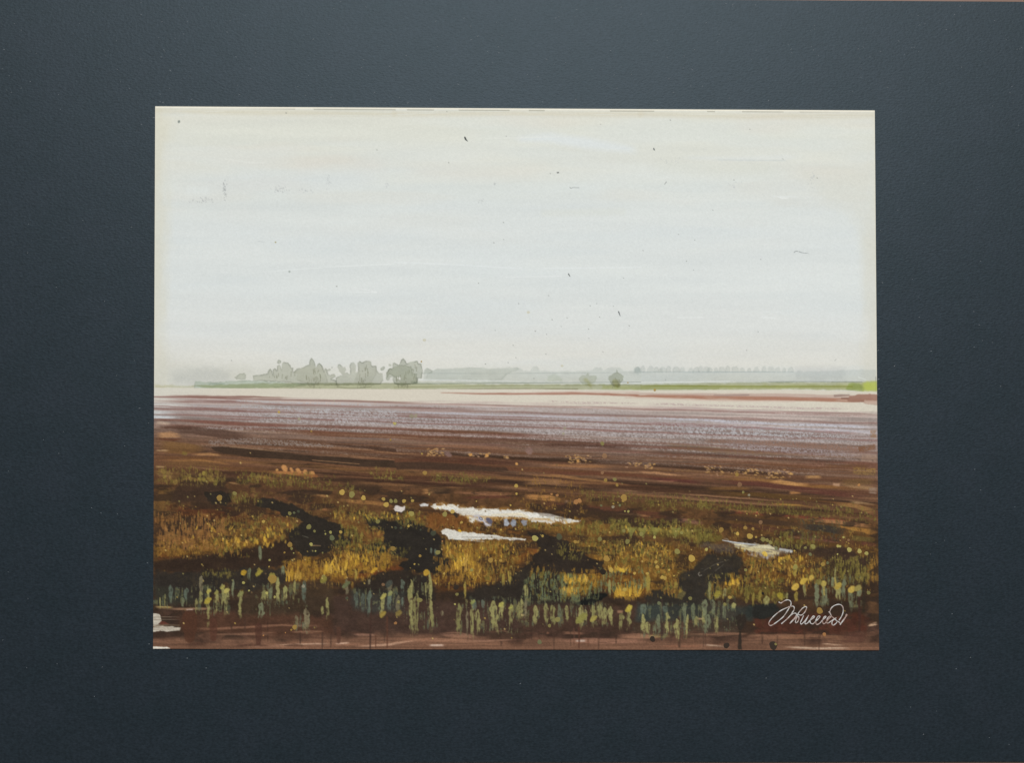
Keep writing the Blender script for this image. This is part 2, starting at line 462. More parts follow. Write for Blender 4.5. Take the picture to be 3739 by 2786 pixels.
for fr, pts, w, c, a in [('d', [(420, 935), (1000, 938), (1600, 940), (2260, 944)], 3, (118, 120, 98), .7),
                         ('d', [(960, 886), (1500, 890), (2260, 888)], 2.4, (112, 118, 100), .5),
                         ('d', [(550, 893), (690, 890)], 2.4, (110, 128, 112), .5),
                         ('d', [(1270, 935), (1360, 908), (1420, 905)], 2, (120, 120, 95), .5),
                         ('d', [(1700, 920), (1800, 930), (1880, 932), (2010, 915)], 2.4, (112, 112, 84), .6),
                         ('e', [(0, 890), (700, 886), (1500, 880), (2217, 876)], 2.4, (120, 128, 118), .6),
                         ('e', [(0, 922), (900, 908), (2217, 902)], 2.4, (122, 122, 80), .5),
                         ('e', [(0, 940), (400, 942), (900, 936), (1300, 935), (1650, 938)], 3, (112, 108, 80), .7),
                         ('f', [(0, 912), (900, 914), (1900, 915)], 4, (118, 122, 40), .6), ('f', [(0, 930), (700, 932)], 2.5, (118, 122, 50), .5),
                         ('f', [(0, 903), (600, 906)], 2.5, (118, 122, 60), .5),
                         ('f', [(1150, 872), (1500, 870), (1990, 873)], 2.2, (110, 118, 112), .6),
                         ('f', [(0, 950), (700, 950)], 2, (130, 132, 100), .5)]:
    stroke(fr, pts, w, c, a, 2.2, dry=.3)

# nearer trees in grey green wash, each clump a part
bush = [(775, 838), (800, 822), (825, 800), (850, 802), (870, 795), (885, 815), (880, 850), (800, 852)]
patch('d', bush, (224, 227, 220), .9, 3, jit=4, js=10, mode='m', edge=.3, lb='tree_clump')
cl = [(945, 862), (945, 815), (1010, 812), (1075, 795), (1085, 765), (1100, 752), (1116, 772), (1122, 810), (1126, 765), (1145, 752), (1160, 770),
      (1164, 735), (1178, 718), (1195, 730), (1203, 765), (1207, 705), (1222, 693), (1243, 704), (1262, 700), (1280, 725), (1290, 745), (1303, 745),
      (1308, 785), (1340, 755), (1400, 742), (1450, 715), (1455, 680), (1472, 660), (1492, 672), (1503, 712), (1506, 742), (1520, 720), (1540, 704),
      (1560, 715), (1576, 742), (1584, 778), (1600, 750), (1615, 770), (1622, 806), (1640, 812), (1678, 800), (1690, 830), (1650, 850), (1700, 862),
      (1700, 905), (1500, 905), (1300, 885), (1150, 870)]
patch('d', cl, (221, 223, 215), .95, 3, jit=3, js=9, mode='m', edge=.4, lb='tree_clump.a', var=.03)
patch('d', [(1310, 785), (1400, 742), (1450, 720), (1455, 680), (1472, 660), (1492, 672), (1506, 742), (1540, 704), (1576, 742), (1600, 800), (1620, 880),
            (1420, 890), (1330, 850), (1350, 800)], (244, 244, 240), .9, 4, jit=4, mode='m', edge=.2)
cl2 = [(1690, 868), (1690, 835), (1720, 822), (1745, 815), (1740, 800), (1720, 785), (1706, 740), (1715, 716), (1735, 722), (1750, 745), (1770, 735), (1778, 760),
       (1770, 795), (1792, 788), (1808, 805), (1820, 800), (1822, 760), (1812, 730), (1825, 702), (1850, 698), (1870, 720), (1872, 790), (1890, 775), (1886, 705), (1905, 683), (1930, 700),
       (1950, 685), (1985, 682), (2005, 690), (2015, 730), (2055, 730), (2060, 770), (2075, 795), (2110, 795), (2115, 862), (2090, 900), (1700, 905)]
patch('d', cl2, (219, 221, 214), .95, 3, jit=3, js=9, mode='m', edge=.4, lb='tree_clump.b', var=.03)
patch('d', [(1840, 885), (1890, 775), (1886, 705), (1905, 683), (1930, 700), (1950, 685), (2005, 690), (2015, 730), (2055, 735), (2060, 790), (2000, 900)], (243, 243, 240), .9,
      4, jit=4, mode='m', edge=.2)
for x, y, rx, ry in [(1180, 693, 17, 18), (2112, 753, 13, 24), (2177, 723, 15, 12), (1658, 745, 5, 7), (1630, 765, 10, 14)]:
    ell('d', x, y, rx, ry, (220, 223, 216), .9, soft=3, jit=2, js=8, mode='m', edge=.35)
cl3 = [(-75, 850), (-72, 790), (-45, 752), (-20, 755), (-14, 702), (15, 705), (40, 722), (58, 682), (80, 660), (100, 680), (110, 708), (150, 690), (205, 685), (215, 710),
       (240, 710), (250, 740), (256, 768), (240, 840), (212, 842), (210, 882), (150, 895), (60, 905), (0, 890), (-20, 830), (-40, 835), (-55, 862)]
patch('e', cl3, (212, 215, 207), .95, 3, jit=3, js=9, mode='m', edge=.5, lb='tree_clump.c', var=.04)
patch('e', [(-75, 850), (-72, 790), (-45, 752), (0, 735), (60, 720), (110, 725), (150, 740), (160, 790), (200, 800), (205, 880), (60, 900), (20, 840), (-40, 800)],
      (230, 232, 224), .9, 3, jit=4, js=10, mode='m', edge=.3)
ell('e', 42, 842, 20, 14, (214, 212, 204), soft=4, jit=3, js=8)
patch('e', [(1660, 850), (1690, 815), (1720, 815), (1740, 788), (1750, 820), (1780, 812), (1812, 815), (1826, 840), (1800, 880), (1740, 900), (1690, 892)], (230, 232, 222), .9, 3,
      jit=4, js=10, mode='m', edge=.08, lb='tree_clump.d')
patch('e', [(1925, 855), (1928, 822), (1970, 800), (1990, 790), (2000, 765), (2012, 787), (2035, 800), (2060, 815), (2058, 865), (2030, 890), (2010, 925), (1975, 915), (1950, 890)],
      (214, 216, 204), .95, 3, jit=3, js=9, mode='m', edge=.22, lb='tree_clump.e')
ell('e', 1992, 885, 45, 28, (228, 224, 190), .8, soft=8, jit=5, mode='m')
ell('e', 1745, 880, 50, 20, (236, 234, 208), .8, soft=8, jit=5, mode='m')
ell('e', 2188, 775, 30, 34, (240, 244, 245), .6, soft=10, jit=6, mode='m')
for fr, xa, xb, ya, yb, n in [('d', 1420, 1560, 850, 945, 26), ('d', 1880, 1960, 840, 932, 18), ('e', 15, 125, 850, 935, 24), ('e', 1960, 2030, 870, 930, 12),
                              ('d', 1480, 1560, 770, 870, 10), ('d', 1080, 1330, 810, 860, 12), ('e', 100, 200, 730, 870, 14), ('d', 1900, 2010, 760, 850, 8)]:
    for _ in range(n):
        x = rng.uniform(xa, xb); y = rng.uniform(ya, yb); l = rng.uniform(10, 42)
        stroke(fr, [(x, y), (x + rng.uniform(-6, 6), y - l)], 2.2, (118, 118, 96), rng.uniform(.25, .65), 2)
stroke('d', [(480, 938), (530, 945)], 4, (110, 120, 116), .7, 2)

# ------------------------------------------------------------------ painting: bare shore and ploughed field
gx = np.clip((X - 560) / 2645.0, 0, 1)
gx = gx * .92 + gx * gx * .08
rowy = Y.copy()
for _ in range(14):
    rowy = Y - np.interp(rowy, [1300, 1446, 1531, 1650, 1800, 2000], [52, 62, 110, 180, 250, 300]) * gx
ly = np.interp(X, [560, 1440, 1900, 2340, 2900, 3210], [1416, 1421, 1421, 1425, 1424, 1432])
shore = sstep(-1.5, 1.5, Y - ly)
img[:] = img * (1 - shore[..., None]) + np.array((217, 209, 194), np.float32) * (1 + .02 * (fbm(X / 200, Y / 10, 61) - .5))[..., None] * shore[..., None]
put((slice(None), slice(None)), shore * sstep(900, 560, X) * .8, (214, 211, 200))
lab[shore > .5] = label_id('shore_strip')

base = lerp_stops(rowy + (fbm(X / 300, Y / 9, 63, 3) - .5) * 26,
                  [(1446, (192, 176, 168)), (1470, (172, 157, 151)), (1510, (156, 142, 138)), (1540, (144, 124, 115)), (1575, (126, 100, 86)),
                   (1610, (114, 84, 66)), (1680, (102, 71, 51)), (1760, (98, 67, 46)), (1850, (80, 56, 40)), (2400, (84, 60, 44))])
st = fbm(X / 260, rowy / 5.0, 65, 3) - .5
base = base * (1 + .42 * st)[..., None]
fm = sstep(-9, 6, rowy - 1446 + (fbm(X / 180, Y / 5, 66, 3) - .5) * 26)
img[:] = img * (1 - fm[..., None]) + base * fm[..., None]
lab[fm > .5] = label_id('ploughed_field')


def row(y0a, y0b, col, a=.8, xa=500, xb=3300, grain=0.0, dry=0.0, wob=6.0, soft=3.0, xs=120.0):
    """a furrow band in row coordinates"""
    _seed[0] += 7; sd0 = _seed[0]
    sel = slice(int(NY * .48), NY)
    r = rowy[sel] + (fbm(X[sel] / 170, Y[sel] / 14, sd0, 3) - .5) * 2 * wob
    al = np.clip(.5 + (r - y0a) / soft, 0, 1) * np.clip(.5 + (y0b - r) / soft, 0, 1)
    al = al * sstep(xa - xs, xa + xs, X[sel]) * sstep(xb + xs, xb - xs, X[sel])
    if grain:
        al = al * np.clip(.5 + (GRAIN[sel] + (1 - 2 * grain) * 1.4) * 1.1, 0, 1)
    if dry:
        al = al * sstep(dry - .2, dry + .15, fbm(X[sel] / 180, rowy[sel] / 3.0, sd0 + 1, 2))
    put((sel, slice(None)), al * a * (.72 if grain else 1), np.asarray(col) * (np.array((.97, .965, .93)) if grain else 1))


# pale rows and lilac dry-brush light
row(1454, 1466, (188, 180, 186), .8, 700, 2300, grain=.4)
row(1452, 1470, (212, 205, 196), .9, 480, 640, xs=60)
row(1472, 1490, (176, 172, 182), .8, 640, 2600, grain=.45)
row(1470, 1486, (208, 203, 198), .85, 480, 680, xs=60)
row(1492, 1510, (186, 182, 192), .85, 800, 3100, grain=.5)
row(1498, 1512, (205, 205, 204), .9, 480, 620, xs=50)
row(1513, 1528, (186, 182, 190), .8, 900, 3150, grain=.52)
row(1516, 1526, (202, 204, 206), .95, 480, 640, xs=40)
row(1533, 1548, (182, 176, 180), .75, 1000, 3100, grain=.55)
row(1552, 1562, (172, 165, 170), .7, 600, 3100, grain=.58)
row(1476, 1482, (196, 192, 202), .6, 1500, 3200, dry=.4)
row(1488, 1494, (200, 196, 204), .7, 2400, 3300, dry=.3)
row(1585, 1602, (150, 138, 134), .55, 1000, 3000, grain=.62)
row(1612, 1622, (140, 128, 124), .6, 700, 1500, grain=.6)
row(1568, 1580, (165, 152, 150), .6, 2300, 3150, grain=.55)
# brown furrow lines
for y0, w, a, xa, xb in [(1446, 5, .75, 480, 1500), (1449, 4, .5, 1400, 3200), (1462, 5, .6, 600, 1700), (1468, 5, .5, 1500, 3300), (1482, 4, .55, 480, 2000),
                         (1489, 5, .65, 500, 2800), (1509, 5, .65, 600, 3300), (1501, 3, .45, 1200, 3200), (1529, 8, .75, 480, 2000), (1546, 7, .7, 600, 3000),
                         (1538, 4, .5, 1400, 3300), (1562, 7, .6, 1500, 3300)]:
    row(y0, y0 + w, (134, 96, 88) if y0 < 1520 else (118, 80, 68), a, xa, xb, dry=.25, wob=3)
row(1547, 1562, (112, 74, 54), .8, 1050, 1700, dry=.22)
row(1563, 1583, (118, 80, 62), .75, 2400, 3400, dry=.22)
row(1578, 1590, (104, 68, 46), .7, 1000, 3200, dry=.28)
row(1600, 1612, (98, 66, 48), .7, 1000, 3200, dry=.3)
# streaks that do not follow the furrows exactly, read off the photograph
S_ = [('e', [(400, 972), (900, 982), (1600, 975), (2217, 995)], [2, 6, 8, 8], (150, 92, 74), .75, .25),
      ('e', [(1000, 978), (1600, 965), (2217, 968)], [2, 6, 6], (205, 180, 168), .6, .2),
      ('f', [(-120, 994), (0, 1000), (700, 1015), (1300, 1025), (2120, 1042)], [4, 8, 16, 15, 12], (156, 98, 76), .8, .2),
      ('f', [(-160, 978), (700, 990), (1300, 995), (1750, 1005), (2100, 1010)], [6, 10, 12, 12, 16], (186, 158, 146), .75, .2),
      ('f', [(-160, 1012), (700, 1038), (1400, 1048)], [4, 8, 5], (204, 178, 164), .6, .2),
      ('f', [(650, 995), (980, 992)], [2, 4], (130, 108, 104), .6, .2), ('f', [(1800, 1022), (1880, 1020)], [3, 4], (104, 66, 56), .8, 0),
      ('f', [(1735, 1000), (1800, 995), (1880, 990)], [8, 8, 5], (138, 112, 104), .7, .2)]
for fr, pts, w, c, a, dr in S_:
    streak(fr, pts, w, c, a, dr, 2, .02)
patch('f', [(1880, 1000), (1990, 985), (2128, 983), (2128, 1042), (2010, 1055), (1860, 1050)], (158, 118, 102), .85, 3, jit=4, edge=.3)
patch('f', [(2010, 1040), (2128, 1040), (2128, 1083), (2050, 1078), (2000, 1062)], (196, 168, 152), .85, 3, jit=3, edge=.2)
for fr, pts, w, c, a, g in [('e', [(1350, 1045), (1700, 1060), (2217, 1068)], 6, (170, 145, 145), .7, .5), ('f', [(0, 1068), (700, 1088), (1250, 1105), (1900, 1120)], 7, (172, 148, 148), .75, .5),
                            ('f', [(0, 1095), (700, 1118), (1400, 1140), (2110, 1150)], 4, (168, 142, 142), .6, .3),
                            ('f', [(0, 1112), (700, 1140), (1400, 1162), (2110, 1185)], 4, (138, 104, 100), .7, .2),
                            ('f', [(0, 1190), (700, 1220), (1300, 1255), (2120, 1285)], [4, 6, 8, 7], (196, 198, 208), .85, .2),
                            ('f', [(0, 1240), (700, 1270), (1300, 1305), (2000, 1340)], 9, (142, 106, 102), .75, .2),
                            ('f', [(0, 1270), (700, 1290), (1300, 1345), (2000, 1375)], [20, 24, 22, 12], (172, 170, 172), .7, .52),
                            ('f', [(300, 1325), (900, 1340), (1500, 1372)], [8, 14, 10], (176, 175, 178), .6, .48),
                            ('f', [(500, 1400), (1200, 1430), (1900, 1470), (2120, 1490)], [14, 22, 24, 20], (124, 86, 68), .7, .2),
                            ('f', [(700, 1430), (1100, 1470), (1700, 1520), (2000, 1560)], [14, 24, 24, 16], (152, 142, 146), .65, .42),
                            ('f', [(200, 1440), (800, 1500), (1300, 1530)], [18, 20, 8], (104, 76, 48), .65, .35),
                            ('f', [(0, 1500), (500, 1520), (1100, 1570), (1950, 1590)], [12, 12, 14, 10], (72, 54, 44), .7, .4),
                            ('f', [(0, 1530), (600, 1555), (1300, 1590)], [8, 8, 6], (144, 134, 136), .6, .55),
                            ('r', [(2060, 505), (2120, 505)], 28, (138, 98, 62), .6, .2), ('r', [(1950, 640), (2120, 620)], 22, (116, 76, 50), .7, .1),
                            ('r', [(1980, 715), (2125, 730)], 26, (158, 130, 112), .7, .1), ('r', [(1900, 830), (2120, 850)], 26, (158, 128, 64), .7, .2),
                            ('r', [(1650, 790), (2060, 800)], 12, (96, 66, 40), .6, .2),
                            ('r', [(0, 780), (500, 815), (1000, 850), (1350, 890)], [10, 13, 15, 8], (58, 42, 32), .85, .15),
                            ('r', [(0, 815), (400, 835), (900, 880), (1400, 905)], [8, 8, 10, 8], (128, 94, 48), .6, .25),
                            ('r', [(0, 850), (300, 870), (1100, 905)], [6, 8, 5], (168, 124, 88), .65, .2),
                            ('r', [(0, 900), (1000, 915)], 20, (88, 54, 44), .5, .2)]:
    stroke(fr, pts, w, c, a * .85, 4, grain=g, wob=3, fade=.10)

# many fine dragged furrow marks
FUR = [(60, 43, 34), (74, 52, 40), (102, 71, 51), (90, 64, 47), (138, 102, 76), (154, 116, 84), (118, 88, 66), (66, 50, 40)]


def furrow_y(y0, x):
    g = np.clip((x - 560) / 2645.0, 0, 1); g = g * .92 + g * g * .08
    return y0 + np.interp(y0, [1300, 1446, 1531, 1650, 1800, 2000], [52, 62, 110, 180, 250, 300]) * g


for k in range(330):
    y0 = 1545 + 300 * rng.random() ** .75
    xa = rng.uniform(480, 3000); xb = xa + rng.uniform(160, 1100)
    c = np.array(FUR[rng.integers(len(FUR))]) * rng.uniform(.9, 1.1)
    if y0 < 1600:
        c = c * .6 + np.array((140, 118, 108)) * .4
    xs_ = np.linspace(xa, xb, 6)
    stroke('s', [(x, furrow_y(y0, x) + rng.normal(0, 1.0)) for x in xs_], [2, rng.uniform(3, 11), rng.uniform(3, 9), 2], c, rng.uniform(.35, .8), 3, dry=rng.uniform(.28, .45), fade=.2, wob=2.5)
for k in range(80):
    y0 = rng.uniform(1625, 1850)
    xa = rng.uniform(480, 2900); xb = xa + rng.uniform(300, 1300)
    c = np.array([(56, 41, 32), (64, 46, 36), (110, 75, 47), (126, 88, 56), (96, 63, 46), (146, 104, 66)][rng.integers(6)]) * rng.uniform(.92, 1.1)
    stroke('s', [(x, furrow_y(y0, x) + rng.normal(0, 2)) for x in np.linspace(xa, xb, 6)], [4, rng.uniform(8, 20), rng.uniform(8, 20), 4], c, rng.uniform(.45, .8), 5, dry=rng.uniform(.3, .46), fade=.2, wob=4, dx=150, dy=5)
# left side of the field
for fr, pts, w, c, a, dr in [('l', [(60, 160), (500, 168), (1000, 172), (1400, 185)], [6, 8, 7, 3], (134, 96, 86), .85, .2),
                             ('l', [(220, 195), (700, 210), (1000, 222)], [3, 6, 3], (128, 90, 84), .8, .15),
                             ('l', [(60, 250), (300, 268), (460, 280), (800, 298), (1150, 318)], [3, 3, 6, 6, 5], (132, 96, 90), .8, .15),
                             ('l', [(60, 286), (420, 286)], 3, (150, 118, 112), .6, .1),
                             ('l', [(60, 372), (300, 382), (700, 410), (1100, 430), (1500, 440)], [6, 9, 10, 8, 8], (124, 82, 70), .85, .15),
                             ('l', [(450, 345), (800, 368), (1100, 382)], [4, 5, 4], (138, 96, 88), .7, .2),
                             ('l', [(60, 405), (220, 415)], [14, 8], (196, 172, 152), .8, .25),
                             ('l', [(60, 440), (300, 445), (480, 455)], [6, 14, 8], (86, 58, 46), .85, .1),
                             ('l', [(130, 470), (400, 470), (700, 510), (1000, 545)], [10, 26, 30, 18], (80, 58, 48), .75, .15),
                             ('l', [(60, 520), (200, 510), (330, 525)], [20, 22, 4], (178, 134, 94), .9, .3),
                             ('l', [(60, 545), (230, 560), (330, 540)], [8, 8, 4], (98, 60, 40), .8, .1),
                             ('l', [(60, 590), (300, 610), (540, 625)], [20, 24, 10], (128, 94, 56), .8, .2),
                             ('l', [(60, 640), (300, 660), (550, 640)], [16, 20, 8], (120, 86, 50), .7, .25),
                             ('l', [(60, 655), (200, 655)], 4, (206, 170, 128), .8, .35),
                             ('l', [(300, 670), (360, 690)], 14, (124, 110, 50), .6, .2),
                             ('l', [(380, 685), (560, 685), (690, 705)], [6, 12, 6], (176, 130, 86), .85, .15),
                             ('l', [(60, 720), (300, 715), (700, 730)], [14, 10, 12], (104, 70, 44), .8, .15),
                             ('l', [(60, 740), (500, 745), (830, 790)], [6, 8, 4], (158, 112, 66), .75, .3),
                             ('l', [(60, 775), (400, 770), (700, 790)], [18, 20, 16], (116, 84, 52), .7, .2),
                             ('l', [(60, 800), (160, 805)], 4, (196, 160, 112), .8, .35),
                             ('l', [(60, 830), (400, 850), (700, 870), (1100, 890)], [5, 12, 14, 14], (70, 48, 38), .8, .1),
                             ('l', [(60, 850), (240, 860)], 8, (158, 120, 80), .7, .3)]:
    streak(fr, pts, w, c, a, dr, 3)
patch('l', [(550, 625), (700, 625), (1000, 650), (1400, 690), (1800, 720), (2217, 745), (2217, 810), (1700, 785), (1300, 745), (950, 720), (700, 690), (600, 665)],
      (62, 48, 38), .9, 4, jit=7, js=40, sx=3, var=.12)
patch('e', [(0, 1590), (500, 1600), (1000, 1640), (1000, 1670), (0, 1660)], (66, 50, 40), .8, 6, jit=7, js=40, sx=3)
stroke('l', [(1650, 595), (2217, 650)], [4, 14], (66, 46, 36), .75, 4, dry=.2, wob=3)
stroke('l', [(560, 580), (900, 570), (1300, 590), (1650, 612)], [14, 24, 20, 12], (146, 138, 134), .5, 4, grain=.5, wob=3)
stroke('l', [(530, 445), (800, 455), (1000, 440)], [8, 12, 6], (162, 150, 148), .5, 4, grain=.5)
stroke('l', [(1500, 300), (1800, 310), (2217, 330)], [16, 22, 22], (184, 181, 182), .6, 4, grain=.45)
stroke('l', [(850, 255), (1300, 285), (1600, 300)], [10, 14, 12], (182, 179, 180), .55, 4, grain=.45)
stroke('l', [(1700, 380), (1880, 390)], [16, 18], (184, 181, 182), .55, 5, grain=.45)
stroke('l', [(800, 205), (1300, 225), (2000, 240)], [7, 8, 7], (186, 184, 186), .6, 3, grain=.3)
stroke('l', [(740, 620), (1100, 655), (1250, 665)], [3, 3, 1], (150, 116, 86), .8, 2)
stroke('l', [(1480, 740), (1900, 775)], [2.5, 2.5], (158, 118, 84), .8, 2)
stroke('l', [(1730, 690), (2217, 740)], [2, 3], (146, 108, 80), .8, 2)
stroke('l', [(820, 715), (1300, 745), (1900, 810), (2217, 830)], [4, 6, 8, 8], (122, 84, 58), .75, 3, dry=.2)
for x in range(0, 5):
    ell('l', 1230 + x * 62, 815 + x * 12, (34, 26, 28, 26, 30)[x], (26, 14, 18, 20, 26)[x], (190, 136, 84), .9, soft=4, jit=4, js=12, edge=.15)
ell('l', 1162, 828, 14, 12, (182, 134, 80), .9, soft=3, jit=2)
stroke('l', [(1180, 850), (1350, 868), (1520, 885)], [6, 10, 8], (142, 92, 56), .85, 3, wob=2)
# middle of the field
for fr, pts, w, c, a, dr in [('e', [(0, 1310), (600, 1320), (1300, 1350)], [10, 12, 5], (104, 70, 50), .7, .2),
                             ('e', [(0, 1380), (700, 1400), (1500, 1430), (2217, 1450)], [16, 18, 16, 14], (96, 66, 50), .7, .2),
                             ('e', [(1200, 1440), (1800, 1450), (2217, 1475)], [6, 12, 14], (78, 52, 42), .7, .2),
                             ('e', [(0, 1430), (500, 1450), (900, 1470), (1190, 1480)], [5, 9, 12, 10], (140, 98, 74), .75, .2),
                             ('e', [(0, 1490), (600, 1530), (1200, 1565), (1800, 1590), (2217, 1610)], [8, 10, 11, 14, 18], (56, 40, 30), .85, .1),
                             ('e', [(0, 1560), (600, 1580), (1300, 1620)], [14, 16, 12], (82, 52, 40), .75, .2),
                             ('e', [(1300, 1620), (1700, 1632), (2000, 1640)], [6, 14, 6], (160, 112, 72), .8, .15)]:
    streak(fr, pts, w, c, a, dr, 3)
ell('e', 1210, 1495, 38, 32, (132, 104, 94), .7, soft=5, jit=4)
ell('e', 485, 1525, 36, 20, (122, 96, 88), .6, soft=5, jit=4)
for fr, x0, x1, y0, y1, n in [('e', 290, 440, 1470, 1540, 42), ('e', 1540, 1760, 1530, 1610, 44), ('e', 660, 850, 1510, 1570, 14), ('e', 950, 1030, 1540, 1560, 8),
                              ('e', 2080, 2217, 1600, 1640, 18), ('r', 30, 120, 770, 815, 18), ('r', 550, 720, 790, 830, 16), ('r', 950, 1060, 820, 850, 18), ('r', 1120, 1370, 820, 900, 34), ('j', 0, 800, 0, 40, 40)]:
    for _ in range(n):
        x = rng.uniform(x0, x1); y = rng.uniform(y0, y1)
        stroke(fr, [(x, y), (x + rng.uniform(4, 16), y + rng.uniform(-4, 5))], rng.uniform(2, 4.6), (196, 152, 94) if rng.random() < .7 else (180, 142, 112), .7, 2.5)
for x, y, rx, ry in [(685, 1528, 12, 18), (830, 1535, 14, 18), (1100, 1612, 14, 12), (1650, 1585, 14, 10)]:
    ell('e', x, y, rx, ry, (198, 146, 86), .9, soft=3, jit=2, js=8)

# ------------------------------------------------------------------ painting: marsh foreground
marsh_top = np.interp(X, [560, 900, 1300, 1800, 2400, 2800, 3210], [1730, 1745, 1770, 1790, 1830, 1865, 1905])
mm = Y > marsh_top + (fbm(X / 70, Y / 30, 71) - .5) * 26
lab[mm] = label_id('marsh_ground')
mf = sstep(-14, 14, Y - marsh_top)
mcol = lerp_stops(Y + (fbm(X / 90, Y / 30, 72, 3) - .5) * 120, [(1740, (92, 64, 44)), (1850, (94, 66, 42)), (2000, (96, 68, 38)), (2110, (78, 56, 37)), (2200, (56, 44, 36)), (2240, (60, 46, 38)),
                                                               (2300, (76, 55, 46)), (2380, (112, 80, 62))])
mcol = mcol * (1 + .5 * (fbm(X / 22, Y / 16, 73, 3) - .5))[..., None]
put((slice(None), slice(None)), mf * .9, mcol)
# long brush streaks above the marsh
for fr, pts, w, c, a, dr in [('h', [(0, 20), (600, 50), (1200, 90), (1652, 130)], 12, (96, 62, 44), .7, .2), ('h', [(0, 60), (800, 110), (1652, 150)], 12, (66, 44, 34), .75, .2),
                             ('h', [(100, 95), (500, 120), (800, 140)], [10, 10, 5], (134, 96, 64), .75, .25), ('h', [(760, 185), (1010, 165)], [20, 10], (176, 128, 80), .85, .45),
                             ('h', [(1000, 190), (1400, 205), (1652, 200)], [4, 14, 6], (150, 104, 76), .8, .15), ('h', [(1100, 235), (1652, 230)], [8, 10], (96, 56, 46), .7, .15),
                             ('h', [(0, 260), (300, 280), (540, 310)], [10, 14, 8], (158, 112, 66), .8, .2), ('g', [(1340, 190), (1500, 210), (1652, 240)], [6, 8, 10], (166, 122, 76), .85, .2),
                             ('g', [(700, 105), (840, 125)], 3, (188, 148, 96), .85, 0), ('g', [(740, 150), (1200, 180), (1652, 200)], 14, (88, 60, 44), .7, .2),
                             ('g', [(1000, 230), (1300, 260), (1652, 330)], 10, (108, 70, 50), .7, .2), ('g', [(1050, 10), (1460, 20)], [8, 14], (178, 122, 74), .8, .2),
                             ('g', [(1440, 330), (1652, 345)], 8, (150, 102, 66), .7, .25), ('g', [(60, 30), (250, 50)], 8, (176, 134, 96), .7, .35),
                             ('i', [(0, 40), (300, 40), (700, 90), (1100, 150)], [6, 10, 8, 6], (164, 118, 74), .75, .25), ('i', [(0, 95), (350, 95), (420, 110)], [22, 20, 6], (146, 108, 74), .75, .1),
                             ('i', [(300, 130), (800, 140), (1652, 200)], [8, 18, 22], (70, 48, 36), .85, .1), ('i', [(0, 20), (700, 20), (1652, 80)], 12, (100, 62, 48), .7, .2),
                             ('i', [(1200, 85), (1400, 90)], 4, (196, 140, 108), .8, .2), ('i', [(1100, 60), (1652, 110)], 10, (92, 48, 44), .6, .15),
                             ('i', [(1000, 0), (1450, 40)], [6, 7], (188, 140, 100), .8, .2), ('i', [(0, 225), (250, 240), (400, 265)], [14, 20, 8], (188, 134, 78), .9, .2),
                             ('i', [(380, 270), (480, 285)], 12, (140, 110, 86), .7, 0), ('i', [(0, 270), (500, 320), (1000, 370), (1652, 440)], [16, 18, 20, 20], (92, 56, 44), .75, .12),
                             ('i', [(820, 380), (1000, 385), (1170, 405)], [3, 8, 5], (198, 142, 92), .85, .2), ('i', [(550, 270), (1000, 300), (1652, 300)], 16, (88, 68, 40), .6, .25),
                             ('i', [(550, 420), (900, 440), (1400, 470)], 14, (56, 42, 36), .7, .2), ('i', [(1250, 420), (1652, 470)], 14, (150, 108, 92), .65, .3),
                             ('j', [(0, 60), (500, 80), (900, 130), (1570, 170)], [14, 14, 12, 8], (150, 106, 58), .7, .2), ('j', [(0, 90), (500, 110), (1000, 180), (1570, 240)], [12, 18, 20, 20], (92, 54, 46), .8, .1),
                             ('j', [(580, 105), (700, 95), (850, 120), (980, 120)], [4, 16, 10, 12], (196, 146, 92), .9, .1), ('j', [(910, 55), (1080, 55)], [10, 12], (186, 140, 90), .8, .1),
                             ('j', [(770, 190), (900, 200)], [12, 4], (186, 132, 80), .85, .1), ('j', [(1160, 118), (1240, 124)], 8, (196, 156, 124), .8, .1),
                             ('j', [(0, 190), (600, 220), (1200, 250)], 16, (104, 76, 40), .7, .2), ('j', [(0, 150), (500, 160)], 10, (130, 92, 50), .6, .2),
                             ('j', [(1200, 110), (1570, 90)], 22, (120, 92, 56), .6, .2), ('j', [(1250, 130), (1570, 160)], 10, (162, 128, 88), .7, .2),
                             ('j', [(1480, 170), (1570, 180)], 22, (150, 128, 112), .8, .2), ('j', [(600, 290), (900, 310), (1050, 325)], 6, (190, 144, 70), .75, .5),
                             ('j', [(1300, 270), (1570, 300)], 8, (190, 152, 108), .75, .35), ('j', [(1150, 280), (1400, 320), (1570, 380)], [10, 16, 26], (168, 124, 74), .75, .2),
                             ('j', [(0, 320), (600, 350), (1300, 400)], 16, (84, 72, 40), .6, .25), ('j', [(0, 350), (400, 370), (900, 410), (1570, 470)], [8, 9, 9, 9], (122, 62, 48), .85, .1),
                             ('j', [(120, 345), (300, 350), (600, 375)], [10, 8, 6], (194, 128, 88), .85, .25), ('j', [(850, 430), (1200, 450), (1570, 500)], [8, 14, 16], (180, 128, 86), .8, .2),
                             ('j', [(1150, 480), (1400, 520), (1570, 560)], [6, 14, 22], (176, 126, 62), .8, .2), ('j', [(0, 400), (400, 430), (1000, 500)], [14, 18, 18], (66, 50, 40), .8, .1),
                             ('j', [(850, 490), (1100, 510), (1300, 550)], [14, 26, 20], (52, 50, 48), .85, .1), ('j', [(1300, 590), (1570, 620)], 16, (104, 92, 52), .7, .15),
                             ('j', [(0, 470), (500, 500), (900, 560), (1570, 680)], [12, 16, 18, 18], (86, 54, 44), .7, .15), ('j', [(700, 570), (1100, 620), (1300, 650)], [4, 8, 6], (120, 78, 64), .8, .1),
                             ('j', [(1400, 640), (1570, 660)], 14, (98, 56, 50), .7, .1)]:
    streak(fr, pts, w, c, a, dr, 3)

